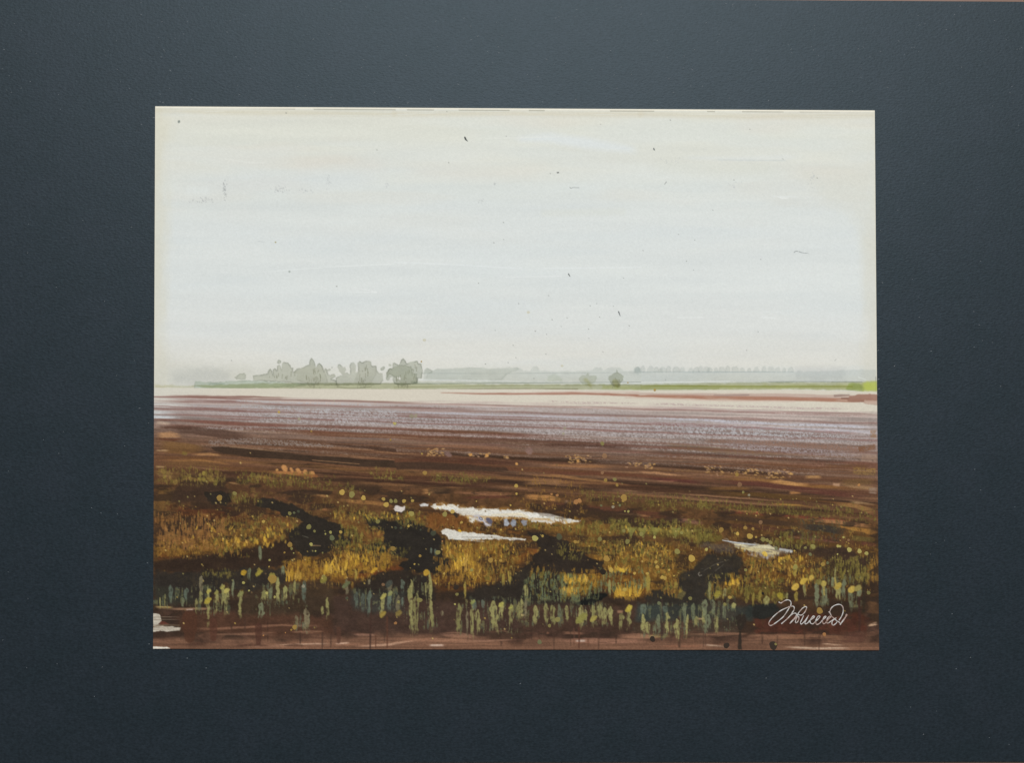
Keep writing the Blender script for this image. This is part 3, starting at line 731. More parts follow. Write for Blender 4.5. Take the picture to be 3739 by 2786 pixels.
# warm and green ground patches
for fr, pts, c, a in [('g', [(50, 0), (640, 40), (680, 100), (300, 105), (50, 120)], (128, 100, 58), .55), ('g', [(50, 140), (220, 150), (230, 250), (160, 400), (50, 420)], (132, 98, 54), .75),
                      ('g', [(50, 420), (400, 440), (700, 480), (560, 620), (50, 700)], (136, 92, 54), .7), ('g', [(200, 310), (700, 310), (820, 360), (800, 460), (300, 420), (180, 400)], (88, 50, 34), .75),
                      ('g', [(820, 330), (1060, 340), (1240, 400), (1360, 440), (1280, 540), (1100, 560), (820, 460)], (126, 82, 48), .75),
                      ('g', [(60, 640), (560, 620), (900, 600), (1240, 580), (1240, 610), (1000, 650), (700, 740), (60, 770)], (126, 88, 38), .75),
                      ('g', [(50, 740), (420, 740), (300, 790), (60, 800)], (108, 62, 36), .7), ('g', [(1320, 790), (1652, 750), (1652, 960), (1320, 990), (1200, 900)], (138, 94, 40), .8),
                      ('g', [(850, 870), (910, 900), (920, 1050), (880, 1080), (830, 1000)], (150, 110, 36), .85), ('h', [(0, 380), (300, 480), (430, 540), (330, 640), (0, 640)], (126, 86, 44), .75),
                      ('h', [(0, 650), (340, 690), (560, 830), (500, 880), (240, 950), (0, 960)], (140, 94, 40), .85), ('h', [(330, 480), (440, 540), (400, 600), (240, 540)], (138, 92, 52), .7),
                      ('h', [(500, 840), (640, 840), (640, 870), (380, 910), (240, 960), (200, 900)], (112, 60, 36), .85), ('h', [(800, 380), (1170, 380), (1480, 470), (1652, 490), (1652, 600), (1000, 560), (900, 520), (820, 460)], (132, 86, 42), .85),
                      ('h', [(960, 610), (1652, 610), (1652, 830), (1500, 900), (1300, 1000), (1000, 1000), (1050, 800), (960, 720)], (138, 94, 38), .9),
                      ('h', [(900, 900), (1300, 1000), (1180, 1060), (900, 1070)], (104, 64, 36), .7),
                      ('i', [(0, 440), (530, 450), (900, 490), (950, 560), (560, 600), (300, 540), (0, 480)], (134, 98, 46), .75), ('i', [(0, 620), (130, 640), (160, 700), (60, 800), (0, 860)], (140, 86, 42), .8),
                      ('i', [(430, 610), (960, 620), (1330, 680), (1560, 780), (1560, 850), (1440, 900), (1420, 1000), (1120, 1080), (900, 1080), (640, 880), (720, 810), (600, 760)], (138, 98, 40), .85),
                      ('i', [(640, 870), (900, 860), (1100, 960), (1120, 1100), (800, 1100), (680, 960)], (122, 76, 38), .6), ('i', [(380, 900), (600, 910), (690, 1000), (620, 1090), (360, 1100), (420, 980)], (140, 104, 40), .8),
                      ('i', [(820, 470), (1652, 500), (1652, 600), (1000, 560)], (112, 100, 46), .6),
                      ('j', [(300, 720), (420, 720), (560, 790), (900, 780), (1020, 860), (1000, 1000), (700, 1000), (440, 1000), (330, 900)], (126, 84, 40), .85),
                      ('j', [(0, 540), (160, 560), (160, 620), (0, 620)], (110, 100, 44), .7), ('j', [(1480, 730), (1572, 760), (1572, 1000), (1500, 1000), (1480, 860)], (150, 118, 60), .7),
                      ('j', [(1500, 1100), (1572, 1090), (1572, 1330), (1480, 1340)], (120, 84, 54), .6), ('j', [(200, 960), (700, 980), (740, 1090), (640, 1160), (420, 1150), (240, 1110)], (116, 88, 40), .75),
                      ('j', [(690, 1000), (1000, 1000), (1400, 1000), (1480, 1300), (1000, 1300), (700, 1200)], (84, 58, 38), .7), ('j', [(600, 1270), (1300, 1250), (1500, 1330), (1450, 1440), (500, 1440), (420, 1320)], (88, 46, 34), .7)]:
    patch(fr, pts, np.array(c) * .90, a * .85, 16, jit=22, js=30, var=.38, sx=1.8)

# broken dark undergrowth and streaky glazes
mk = sstep(.48, .62, fbm(X / 85, Y / 24, 177, 4)) * mf * sstep(2360, 2300, Y)
put((slice(None), slice(None)), mk * .75, (54, 42, 34))
mk = sstep(.54, .72, fbm(X / 16, Y / 30, 172, 3)) * mf * sstep(2330, 2280, Y)
put((slice(None), slice(None)), mk * .40, (70, 52, 36))
tuft('s', 600, 1860, 3190, 2010, [(96, 70, 40), (134, 104, 52), (120, 106, 56), (156, 122, 60)], .6, .03, .34, 4.2, 16)
tuft('s', 600, 1990, 3190, 2150, [(110, 78, 40), (146, 108, 50), (126, 104, 52), (170, 130, 58)], .62, .0, .36, 4.4, 24)
tuft('s', 600, 1760, 1500, 1880, [(110, 84, 46), (128, 106, 56), (104, 78, 46)], .5, .10, .36, 4.0, 14)
# dark pools of wet paint
POOLS = [('g', [(190, 290), (230, 160), (300, 110), (600, 110), (740, 170), (745, 240), (700, 285), (540, 290)], (64, 48, 38), .8, None),
         ('g', [(505, 250), (510, 200), (600, 190), (745, 210), (755, 270), (700, 300), (560, 295)], (48, 42, 36), .9, 'dark_pool.a'),
         ('g', [(945, 300), (1010, 245), (1130, 260), (1300, 310), (1440, 390), (1560, 440), (1700, 470), (1790, 580), (1800, 640), (1652, 690), (1500, 745), (1380, 770), (1320, 700), (1250, 600), (1270, 540),
                (1380, 460), (1300, 420), (1180, 390), (1060, 340)], (46, 41, 36), .95, 'dark_pool.b'),
         ('g', [(50, 800), (300, 765), (560, 745), (900, 690), (1000, 650), (1240, 620), (1340, 760), (1250, 850), (1100, 870), (900, 860), (700, 900), (480, 920), (200, 910), (60, 905)], (52, 40, 33), .92, 'dark_pool.c'),
         ('g', [(60, 890), (480, 900), (840, 870), (1200, 860), (1230, 900), (1200, 1000), (960, 1080), (840, 1100), (700, 1000), (500, 1150), (60, 1190)], (48, 44, 40), .85, 'dark_pool.d'),
         ('h', [(240, 400), (500, 440), (720, 430), (800, 485), (900, 530), (955, 590), (955, 700), (965, 760), (1030, 790), (1010, 860), (880, 905), (640, 880), (560, 840), (660, 780), (520, 745), (340, 700),
                (350, 640), (430, 610), (440, 540), (330, 490)], (43, 39, 35), .96, 'dark_pool.e'),
         ('h', [(180, 1080), (240, 985), (380, 920), (520, 880), (640, 865), (700, 900), (820, 940), (880, 1050), (900, 1150), (640, 1120), (560, 1100)], (46, 40, 35), .88, 'dark_pool.f'),
         ('h', [(1100, 1080), (1300, 1050), (1500, 1000), (1600, 880), (1700, 860), (2020, 900), (2080, 1000), (2000, 1150), (1750, 1180), (1400, 1160), (1150, 1140)], (47, 42, 37), .88, 'dark_pool.g'),
         ('i', [(60, 520), (230, 560), (430, 620), (440, 700), (560, 730), (620, 790), (740, 810), (720, 860), (640, 850), (640, 880), (480, 900), (300, 900), (130, 890), (0, 870), (100, 800), (175, 690), (120, 600)], (47, 40, 35), .93, 'dark_pool.h'),
         ('i', [(0, 890), (300, 905), (400, 940), (340, 1090), (520, 1130), (500, 1200), (200, 1190), (0, 1180)], (50, 44, 38), .8, None),
         ('i', [(1120, 1080), (1300, 1040), (1440, 900), (1560, 850), (1652, 760), (1760, 740), (1900, 730), (1990, 830), (1930, 900), (1920, 960), (1800, 980), (1760, 1100), (1652, 1190), (1500, 1200), (1250, 1190), (1130, 1170)],
          (49, 45, 40), .9, 'dark_pool.i'),
         ('j', [(380, 1260), (420, 1180), (520, 1190), (680, 1170), (700, 1250), (560, 1300), (400, 1300)], (42, 42, 39), .95, 'dark_pool.j'),
         ('j', [(640, 620), (800, 640), (1050, 670), (1300, 690), (1500, 790), (1490, 880), (1300, 850), (1000, 745), (700, 690)], (60, 46, 38), .8, None),
         ('j', [(1000, 800), (1460, 830), (1480, 960), (1440, 1040), (1120, 960), (980, 880)], (66, 54, 38), .6, None),
         ('i', [(1000, 1200), (1500, 1180), (1652, 1200), (2060, 1200), (2060, 1330), (1652, 1320), (1200, 1340), (1020, 1330)], (52, 56, 52), .8, None),
         ('g', [(60, 1020), (300, 1080), (420, 1130), (400, 1200), (60, 1190)], (56, 56, 46), .5, None)]
for fr, pts, c, a, lb in POOLS:
    soft = lb and lb[-1] in 'cdfgi'
    patch(fr, pts, c, a * (.98 if soft else 1), 12 if (soft or not lb) else 5, jit=16 if soft else 11, js=26, var=.14, edge=0 if soft or not lb else .25, lb=lb)
patch('i', [(500, 1180), (560, 1130), (690, 1080), (775, 1095), (770, 1115), (700, 1150), (640, 1190), (560, 1195)], (27, 27, 26), .97, 3, jit=5, lb='dark_pool.k')

# lower reed belt ground, blue-grey and purple-brown
for fr, pts, c, a in [('g', [(840, 1080), (1250, 1000), (1652, 1000), (1652, 1230), (1200, 1300), (840, 1300)], (70, 56, 42), .6), ('g', [(300, 1240), (1652, 1300), (1652, 1460), (900, 1470), (300, 1420)], (86, 58, 44), .75),
                      ('h', [(0, 1100), (900, 1160), (1652, 1180), (1652, 1430), (900, 1450), (0, 1440)], (72, 54, 46), .75), ('h', [(160, 1060), (640, 1080), (600, 1260), (180, 1240)], (56, 60, 56), .6),
                      ('i', [(0, 1180), (500, 1200), (1050, 1200), (1040, 1400), (500, 1420), (0, 1420)], (74, 54, 44), .7), ('i', [(1040, 1180), (1300, 1180), (1300, 1330), (1030, 1340)], (62, 68, 63), .7),
                      ('i', [(1000, 1340), (1652, 1320), (1652, 1460), (1000, 1440)], (82, 66, 52), .6), ('j', [(0, 1160), (320, 1180), (320, 1420), (0, 1440)], (68, 60, 50), .6)]:
    patch(fr, pts, c, a, 20, jit=16, js=40, var=.2)
# rosy mud along the bottom
put((slice(None), slice(None)), sstep(-14, 16, Y - (2337 + (fbm(X / 110, Y / 40, 81, 3) - .5) * 80)) * .88,
    np.array((124, 90, 71), np.float32) * (1 + .5 * (fbm(X / 160, Y / 5, 82, 3) - .5))[..., None])
lab[Y > 2334 + (fbm(X / 120, Y / 40, 81, 3) - .5) * 50] = label_id('mud_bank')
for fr, pts, w, c, a, dr in [('g', [(280, 1400), (600, 1405), (1200, 1370), (1652, 1380)], [6, 8, 8, 6], (168, 122, 96), .6, .35), ('g', [(620, 1210), (500, 1225), (140, 1225)], [3, 8, 5], (182, 140, 108), .7, .3),
                             ('g', [(50, 1210), (240, 1212)], [8, 4], (208, 178, 110), .8, .35), ('g', [(330, 1235), (410, 1232)], 5, (212, 188, 172), .8, .2), ('g', [(1100, 1545), (1652, 1532)], [3, 5], (216, 178, 150), .8, .2),
                             ('g', [(940, 1562), (1000, 1550)], [2, 5], (206, 178, 156), .8, 0), ('h', [(0, 1535), (150, 1525)], 5, (224, 186, 160), .85, .1), ('h', [(160, 1560), (500, 1540), (800, 1490)], [5, 8, 5], (206, 164, 136), .8, .35),
                             ('h', [(150, 1450), (400, 1460)], 8, (170, 126, 104), .7, .3), ('h', [(400, 1500), (900, 1500), (1300, 1520), (1652, 1540)], [10, 14, 12, 14], (166, 120, 94), .7, .3),
                             ('h', [(830, 1550), (990, 1550)], [6, 8], (226, 200, 182), .85, .25), ('h', [(900, 1450), (1100, 1455), (1300, 1480)], [8, 18, 6], (158, 116, 94), .75, .2),
                             ('i', [(260, 1500), (700, 1510), (1200, 1510)], [8, 20, 10], (166, 120, 98), .75, .2), ('i', [(360, 1435), (580, 1445)], [10, 8], (156, 112, 88), .7, .3),
                             ('i', [(480, 1510), (590, 1506)], [5, 6], (232, 222, 214), .9, .1), ('i', [(850, 1470), (1050, 1465), (1250, 1480)], [10, 18, 8], (168, 122, 96), .8, .2),
                             ('i', [(1100, 1470), (1350, 1465)], 10, (166, 140, 92), .7, .25), ('i', [(1200, 1560), (1652, 1555)], 8, (142, 98, 76), .7, .1),
                             ('j', [(0, 1540), (300, 1570)], 5, (212, 186, 160), .7, .4), ('j', [(680, 1560), (1000, 1575), (1400, 1580)], [5, 8, 5], (222, 196, 170), .8, .4),
                             ('j', [(1050, 1535), (1300, 1550)], 5, (214, 180, 150), .8, .35), ('j', [(400, 1480), (1000, 1470), (1550, 1500)], [14, 16, 14], (150, 108, 82), .7, .2),
                             ('j', [(1470, 1380), (1520, 1365), (1572, 1350)], [4, 10, 12], (204, 168, 136), .9, .15), ('j', [(1200, 1500), (1400, 1480), (1500, 1460)], [20, 40, 20], (92, 60, 50), .6, .1),
                             ('i', [(0, 1278), (40, 1278)], 7, (226, 196, 130), .9, 0), ('i', [(1560, 1310), (1640, 1315)], 6, (200, 168, 120), .8, .1), ('i', [(850, 1250), (920, 1250)], 8, (188, 144, 110), .7, .2)]:
    streak(fr, pts, w, c, a, dr, 2)
for k in range(46):
    x = rng.uniform(600, 3180); y = rng.uniform(2250, 2320); l = rng.uniform(20, 90)
    stroke('s', [(x, y), (x + rng.normal(0, 1.5), y + l)], [rng.uniform(3, 12), 3], np.array((74, 54, 44)) * rng.uniform(.8, 1.1), rng.uniform(.3, .7), 4, fade=.12)
for k in range(26):
    x = rng.uniform(560, 3100); y = rng.uniform(2300, 2366); l = rng.uniform(60, 300)
    stroke('s', [(x, y), (x + l * .5, y - rng.uniform(-2, 6)), (x + l, y - rng.uniform(-4, 8))], [3, rng.uniform(4, 16), 3], [(96, 68, 54), (150, 110, 86), (86, 60, 48), (164, 122, 98)][rng.integers(4)], rng.uniform(.4, .75), 4, dry=.36, fade=.2)
# bare paper at the lower left corner
patch('g', [(44, 1265), (100, 1272), (125, 1330), (90, 1362), (150, 1378), (290, 1390), (280, 1420), (44, 1428)], (212, 203, 186), .9, 3, jit=4)
patch('g', [(95, 1362), (115, 1335), (150, 1338), (190, 1362), (120, 1368)], (104, 60, 48), .9, 3, jit=2)
for y in (1300, 1322, 1368, 1392, 1408):
    stroke('g', [(50, y), (160, y - 4), (280, y)], [2.5, 2, 1], (140, 122, 104), .7, 2, dry=.3)
stroke('g', [(50, 1382), (130, 1372), (280, 1372)], [4, 3, 3], (112, 92, 70), .8, 2)
patch('g', [(44, 1560), (170, 1562), (200, 1576), (44, 1582)], (232, 226, 212), .95, 2, jit=1)
# wet runs going down
for fr, x, y0, y1, w, c in [('g', 370, 1300, 1480, 130, (84, 54, 40)), ('g', 580, 1340, 1490, 70, (88, 56, 44)), ('g', 980, 1380, 1530, 60, (80, 52, 42)), ('h', 320, 1100, 1575, 22, (70, 50, 42)), ('h', 470, 1300, 1570, 16, (92, 60, 46)),
                            ('h', 368, 1460, 1570, 10, (100, 66, 50)), ('h', 40, 1400, 1520, 40, (88, 60, 48)), ('i', 520, 1390, 1568, 16, (88, 56, 44)), ('i', 475, 1400, 1560, 8, (110, 76, 60)), ('i', 1255, 1150, 1500, 22, (66, 52, 46)),
                            ('j', 1405, 1130, 1420, 26, (66, 44, 38)), ('j', 1442, 950, 1250, 26, (52, 44, 34)), ('i', 1410, 1300, 1560, 30, (80, 60, 48)), ('i', 600, 1500, 1565, 8, (104, 68, 52)),
                            ('j', 20, 1300, 1560, 10, (84, 62, 50)), ('j', 130, 1260, 1400, 10, (72, 60, 48)), ('g', 1350, 1440, 1530, 14, (66, 48, 40)), ('i', 1640, 1400, 1550, 10, (84, 60, 48))]:
    k = FR[fr][2]
    stroke(fr, [(x, y0), (x + 2, (y0 + y1) / 2), (x, y1)], [w * k, w * k, w * k * .7], c, .72, 4, wob=1)
patch('j', [(300, 1290), (330, 1270), (395, 1280), (400, 1330), (370, 1400), (352, 1420), (365, 1582), (325, 1582), (335, 1420), (305, 1360)], (50, 42, 36), .9, 4, jit=4)

# ------------------------------------------------------------------ grass, reeds
OL = [(126, 114, 56), (110, 101, 50), (136, 120, 60)]
OC = [(144, 106, 50), (126, 90, 46), (158, 120, 54)]
YE = [(192, 150, 56), (172, 130, 50), (158, 118, 50)]
GG = [(112, 122, 88), (128, 132, 84), (98, 110, 84)]
TE = [(84, 100, 92), (70, 86, 82), (100, 112, 98)]
for spec in [('h', 360, 60, 620, 70, 70, 22, 7, OL, .0, .02), ('h', 870, 50, 1390, 90, 150, 24, 8, OL, .3, .02), ('h', 0, 130, 240, 190, 30, 22, 9, OL, .0, .1), ('g', 790, 30, 1652, 110, 150, 26, 9, OL, .1, .06),
             ('g', 740, 240, 1010, 285, 60, 40, 9, OL, .0, .0), ('g', 640, 460, 1330, 560, 150, 36, 11, OL + OC, .1, .0), ('g', 60, 430, 700, 700, 220, 50, 13, [(164, 118, 68), (150, 104, 60), (134, 94, 50)], .0, .0),
             ('g', 540, 590, 1230, 650, 90, 50, 18, OC + OL, .0, -.02), ('g', 60, 680, 500, 760, 60, 40, 12, OC, .0, .0), ('g', 560, 660, 900, 750, 40, 55, 14, OC + OL, .0, -.03),
             ('h', 0, 360, 320, 430, 70, 40, 11, OL + OC, .0, .05), ('h', 280, 400, 720, 440, 90, 32, 11, OL, .2, .0), ('h', 580, 370, 800, 470, 50, 40, 13, OL + OC, .0, .1), ('h', 40, 540, 440, 640, 70, 44, 14, OL + OC, .0, .0),
             ('h', 0, 650, 500, 720, 100, 40, 12, OL, .1, .05), ('h', 0, 720, 500, 840, 150, 60, 11, YE + OC, .1, .06), ('h', 0, 840, 350, 950, 36, 70, 18, YE + OC, .05, .0), ('h', 500, 720, 650, 770, 16, 40, 12, OL, .0, .0),
             ('h', 960, 640, 1652, 780, 260, 60, 9, OC + OL, .0, .03), ('h', 1040, 780, 1300, 900, 110, 110, 11, YE + OC, .0, .0), ('h', 900, 860, 1320, 1010, 130, 90, 10, OC + YE, .0, .0), ('h', 1300, 860, 1600, 1000, 70, 80, 10, OC + OL, .0, .0),
             ('h', 820, 420, 1652, 540, 120, 40, 12, OC, .0, .06), ('h', 800, 440, 1170, 500, 30, 70, 26, [(112, 70, 38), (128, 84, 44)], .0, .0), ('i', 0, 460, 560, 510, 100, 44, 14, OC + OL, .0, .0),
             ('i', 0, 60, 540, 330, 60, 26, 7, OC, .1, .1), ('i', 540, 210, 1652, 260, 110, 28, 8, OL, .2, .05), ('i', 1100, 290, 1652, 330, 70, 32, 8, OL, .1, .02), ('i', 380, 490, 960, 540, 70, 50, 16, OL + OC, .0, .04),
             ('i', 800, 470, 1652, 560, 90, 44, 13, OL, .1, .03), ('i', 560, 640, 1330, 720, 180, 40, 10, OL + OC, .0, .06), ('i', 700, 720, 1400, 800, 200, 46, 10, OC + OL, .0, .05), ('i', 840, 800, 1400, 900, 150, 56, 11, OC + OL, .0, .03),
             ('i', 330, 680, 560, 790, 50, 36, 9, OL, .4, .0), ('i', 70, 900, 310, 960, 45, 60, 9, OC + OL, .3, .0), ('i', 390, 940, 690, 1000, 60, 70, 11, YE + OC, .1, .04), ('i', 360, 1040, 610, 1100, 80, 60, 12, YE + OC, .1, .0),
             ('i', 830, 1060, 1060, 1125, 120, 90, 11, YE, .0, -.02), ('i', 1050, 980, 1170, 1100, 30, 110, 11, OC, .0, .0), ('i', 40, 1000, 700, 1150, 90, 80, 12, GG + OL, .0, .0), ('i', 700, 960, 1160, 1060, 50, 80, 12, GG + OC, .0, .0),
             ('i', 1240, 1000, 1450, 1100, 26, 90, 14, OC + OL, .0, .0), ('j', 0, 280, 900, 340, 150, 30, 8, OL, .0, .06), ('j', 900, 320, 1560, 420, 80, 34, 10, OL, .0, .06), ('j', 0, 560, 160, 620, 50, 36, 11, OL, .0, .0),
             ('j', 640, 590, 1050, 660, 40, 44, 16, OL, .0, .08), ('j', 380, 760, 930, 830, 90, 50, 15, OC + OL, .0, .0), ('j', 400, 850, 1100, 1000, 180, 60, 12, OC + OL, .0, .0), ('j', 210, 970, 420, 1030, 50, 44, 12, YE + OC, .0, .0),
             ('j', 60, 1000, 460, 1130, 70, 70, 13, OL + OC, .0, .0), ('j', 400, 1040, 740, 1170, 50, 80, 16, OL, .0, .0), ('j', 1100, 830, 1500, 1000, 100, 70, 13, OL, .0, .0), ('j', 1480, 760, 1572, 1000, 30, 50, 16, OC, .0, .0),
             ('j', 800, 440, 1300, 600, 60, 30, 10, [(72, 66, 56), (98, 88, 56)], .0, .05), ('g', 1200, 870, 1652, 960, 90, 90, 15, YE + OC, .0, .0), ('g', 480, 900, 760, 930, 30, 26, 14, OL, .2, .0),
             ('i', 1380, 560, 1652, 640, 40, 40, 12, OL, .3, .0), ('g', 60, 0, 680, 100, 40, 40, 26, [(150, 134, 62), (136, 112, 60)], .0, .04), ('l', 2000, 850, 2217, 890, 30, 22, 9, OL, .2, .02), ('l', 800, 880, 1500, 925, 70, 24, 10, OL + OC, .0, .02)]:
    fr, x0, y0, x1, y1, n, ln, w, cols, ti, slp = spec
    big = ln > 40
    tuft(fr, x0, y0 - ln * .9, x1, y1, [np.array(c) * g for c, g in zip(cols * 2, (.80, .95, 1.08, .88, 1.02, 1.15))][:4], .74 if big else .52, slp, min(.78, .30 + .9 * n * ln * w / max(1, (x1 - x0) * (y1 - y0 + ln))), 4.4 if big else 3.8, 26 if big else 13)
    dabs(fr, x0, y0, x1, y1, int(n * .42), ln * .6, w * 1.2, cols, .66, ti, slp, soft=2.6)

HI = [(214, 172, 66), (200, 156, 58), (190, 152, 74)]
for fr, x0, y0, x1, y1, n, ln, w in [('h', 1075, 800, 1200, 890, 26, 60, 12), ('h', 1180, 900, 1300, 990, 14, 50, 10), ('i', 840, 1070, 1060, 1120, 46, 56, 12), ('i', 390, 960, 600, 1000, 34, 46, 13), ('i', 370, 1060, 500, 1098, 26, 40, 14),
                                     ('g', 1560, 850, 1652, 930, 20, 60, 16), ('g', 1220, 900, 1360, 980, 20, 54, 14), ('h', 10, 760, 360, 840, 34, 44, 11), ('h', 0, 860, 110, 930, 10, 60, 16), ('i', 760, 860, 980, 900, 16, 30, 16), ('g', 680, 610, 1110, 690, 22, 40, 18),
                                     ('j', 220, 990, 340, 1020, 12, 30, 16), ('j', 640, 770, 930, 810, 24, 36, 15), ('g', 300, 480, 1300, 640, 40, 26, 12), ('i', 850, 650, 1330, 780, 50, 26, 9), ('h', 980, 660, 1600, 780, 50, 30, 9), ('j', 420, 860, 980, 1000, 40, 30, 10),
                                     ('i', 930, 500, 1500, 560, 30, 22, 12), ('h', 0, 380, 780, 440, 40, 24, 11)]:
    dabs(fr, x0, y0, x1, y1, n, ln, w, HI, .8, .0, 0)
GB = [(84, 88, 68), (108, 110, 78), (126, 122, 78), (96, 104, 84)]
for fr, x0, y0, x1, y1, d in [('g', 60, 1040, 420, 1190, .5), ('g', 430, 1030, 740, 1260, .6), ('g', 960, 1010, 1330, 1170, .65), ('g', 960, 1170, 1200, 1290, .4), ('g', 440, 930, 640, 1080, .4), ('h', 170, 1050, 640, 1240, .5), ('h', 640, 960, 900, 1400, .5),
                              ('h', 1090, 1140, 1652, 1430, .5), ('i', 0, 1150, 480, 1360, .55), ('i', 500, 1180, 820, 1360, .6), ('i', 1040, 1190, 1600, 1460, .55), ('j', 0, 1150, 310, 1400, .55), ('j', 1000, 940, 1420, 1200, .5), ('i', 40, 1000, 700, 1140, .35),
                              ('g', 1280, 1200, 1480, 1420, .4)]:
    tuft(fr, x0, y0, x1, y1, GB, .62, 0, d, 5.0, 44)
# tall reeds in the lower belt: frame, x, top, bottom, width, colour
REEDS = [('g', 110, 1120, 1200, 20, 1), ('g', 150, 1090, 1195, 18, 1), ('g', 205, 1110, 1190, 22, 0), ('g', 312, 1120, 1200, 36, 0), ('g', 330, 1060, 1160, 26, 2), ('g', 470, 1060, 1190, 40, 1), ('g', 430, 1130, 1250, 30, 1),
         ('g', 535, 1030, 1370, 36, 1), ('g', 610, 1050, 1260, 40, 1), ('g', 660, 1000, 1200, 34, 1), ('g', 697, 1040, 1270, 44, 1), ('g', 755, 960, 1120, 30, 0), ('g', 820, 1060, 1310, 44, 1), ('g', 475, 930, 1080, 50, 3),
         ('g', 990, 660, 810, 34, 0), ('g', 1030, 1060, 1170, 70, 1), ('g', 1090, 1030, 1170, 40, 0), ('g', 1150, 940, 1170, 40, 1), ('g', 1220, 1020, 1150, 44, 1), ('g', 1300, 970, 1130, 30, 1), ('g', 1380, 970, 1170, 50, 2),
         ('g', 1560, 920, 1000, 40, 1), ('g', 1590, 1120, 1310, 34, 1), ('g', 1550, 1200, 1280, 30, 1), ('g', 1010, 1170, 1310, 70, 0), ('g', 1410, 1220, 1420, 70, 3), ('g', 1320, 1280, 1420, 40, 3), ('g', 1100, 900, 1000, 40, 4),
         ('g', 985, 860, 940, 40, 4), ('g', 200, 1010, 1150, 40, 2), ('g', 340, 1040, 1120, 40, 2), ('g', 900, 860, 960, 40, 0), ('g', 1200, 840, 900, 40, 0),
         ('h', 110, 960, 1100, 42, 3), ('h', 200, 1070, 1250, 44, 2), ('h', 255, 1080, 1240, 36, 2), ('h', 312, 960, 1010, 30, 3), ('h', 312, 1060, 1290, 46, 2), ('h', 435, 1080, 1320, 44, 1), ('h', 492, 1060, 1250, 44, 2),
         ('h', 570, 1100, 1300, 50, 3), ('h', 610, 1120, 1220, 30, 2), ('h', 490, 970, 1060, 50, 3), ('h', 680, 960, 1460, 50, 1), ('h', 730, 1080, 1460, 56, 1), ('h', 660, 1040, 1150, 30, 1), ('h', 845, 880, 1390, 40, 1),
         ('h', 820, 980, 1120, 34, 1), ('h', 870, 1240, 1390, 36, 1), ('h', 1110, 1170, 1470, 50, 1), ('h', 1180, 1240, 1480, 30, 3), ('h', 1220, 1140, 1490, 40, 1), ('h', 1275, 1230, 1450, 56, 1), ('h', 1160, 980, 1130, 26, 4),
         ('h', 1240, 1140, 1230, 50, 2), ('h', 1320, 1140, 1230, 36, 2), ('h', 1410, 1150, 1430, 76, 1), ('h', 1485, 1160, 1330, 50, 1), ('h', 1570, 1180, 1370, 50, 1), ('h', 1640, 1160, 1340, 40, 1), ('h', 605, 960, 1100, 40, 2),
         ('h', 960, 1240, 1290, 30, 3), ('h', 1500, 910, 1010, 36, 4), ('h', 1555, 880, 1000, 36, 4), ('h', 190, 870, 980, 26, 4), ('h', 860, 680, 730, 24, 2), ('h', 900, 690, 750, 26, 2),
         ('i', 10, 1130, 1320, 40, 1), ('i', 50, 1130, 1330, 30, 3), ('i', 130, 1190, 1360, 50, 1), ('i', 220, 1170, 1370, 50, 1), ('i', 290, 1190, 1380, 60, 1), ('i', 345, 1180, 1370, 40, 0), ('i', 410, 1190, 1350, 40, 1),
         ('i', 540, 1190, 1380, 60, 1), ('i', 580, 1230, 1350, 30, 1), ('i', 650, 1190, 1360, 56, 1), ('i', 700, 1180, 1300, 50, 1), ('i', 750, 1210, 1360, 50, 1), ('i', 800, 1200, 1370, 50, 1), ('i', 895, 1260, 1410, 50, 1),
         ('i', 965, 1190, 1380, 50, 1), ('i', 965, 1185, 1270, 36, 5), ('i', 1090, 1270, 1440, 44, 1), ('i', 1130, 1340, 1450, 60, 1), ('i', 1190, 1360, 1440, 40, 0), ('i', 1225, 1270, 1440, 44, 0), ('i', 1310, 1250, 1450, 44, 1),
         ('i', 1390, 1310, 1480, 56, 1), ('i', 1450, 1170, 1380, 40, 0), ('i', 1485, 1270, 1480, 30, 1), ('i', 1535, 1170, 1350, 40, 0), ('i', 1560, 1290, 1360, 40, 1), ('i', 1280, 1200, 1260, 60, 2), ('i', 1090, 1180, 1260, 60, 2),
         ('i', 1420, 1050, 1150, 40, 4), ('i', 1380, 980, 1080, 40, 4), ('i', 50, 1010, 1120, 50, 1), ('i', 790, 960, 1120, 30, 1), ('i', 720, 970, 1060, 24, 0), ('i', 1630, 1220, 1380, 40, 1), ('i', 1130, 920, 1050, 50, 4),
         ('j', 30, 1140, 1300, 60, 0), ('j', 110, 1140, 1300, 44, 0), ('j', 60, 1270, 1430, 60, 0), ('j', 135, 1280, 1420, 50, 1), ('j', 205, 1180, 1320, 40, 0), ('j', 290, 1170, 1240, 50, 1), ('j', 75, 980, 1170, 34, 1),
         ('j', 145, 1060, 1140, 44, 1), ('j', 210, 1040, 1130, 40, 1), ('j', 470, 1080, 1190, 36, 4), ('j', 530, 1060, 1180, 50, 4), ('j', 580, 1110, 1200, 56, 1), ('j', 640, 1070, 1150, 40, 4), ('j', 700, 1080, 1150, 50, 4),
         ('j', 1025, 980, 1230, 50, 0), ('j', 1090, 990, 1220, 60, 0), ('j', 1215, 990, 1150, 60, 1), ('j', 1170, 940, 1040, 40, 0), ('j', 1330, 1020, 1220, 56, 0), ('j', 1270, 960, 1110, 50, 0), ('j', 1395, 1010, 1120, 50, 0),
         ('j', 840, 1070, 1150, 40, 4), ('j', 920, 1000, 1120, 34, 1), ('j', 835, 820, 970, 46, 4), ('j', 1190, 850, 990, 20, 1), ('j', 765, 1080, 1140, 24, 1), ('j', 980, 860, 960, 24, 4)]
RC = [(118, 122, 94), (150, 144, 92), (98, 107, 93), (124, 114, 88), (156, 136, 66), (194, 170, 78)]
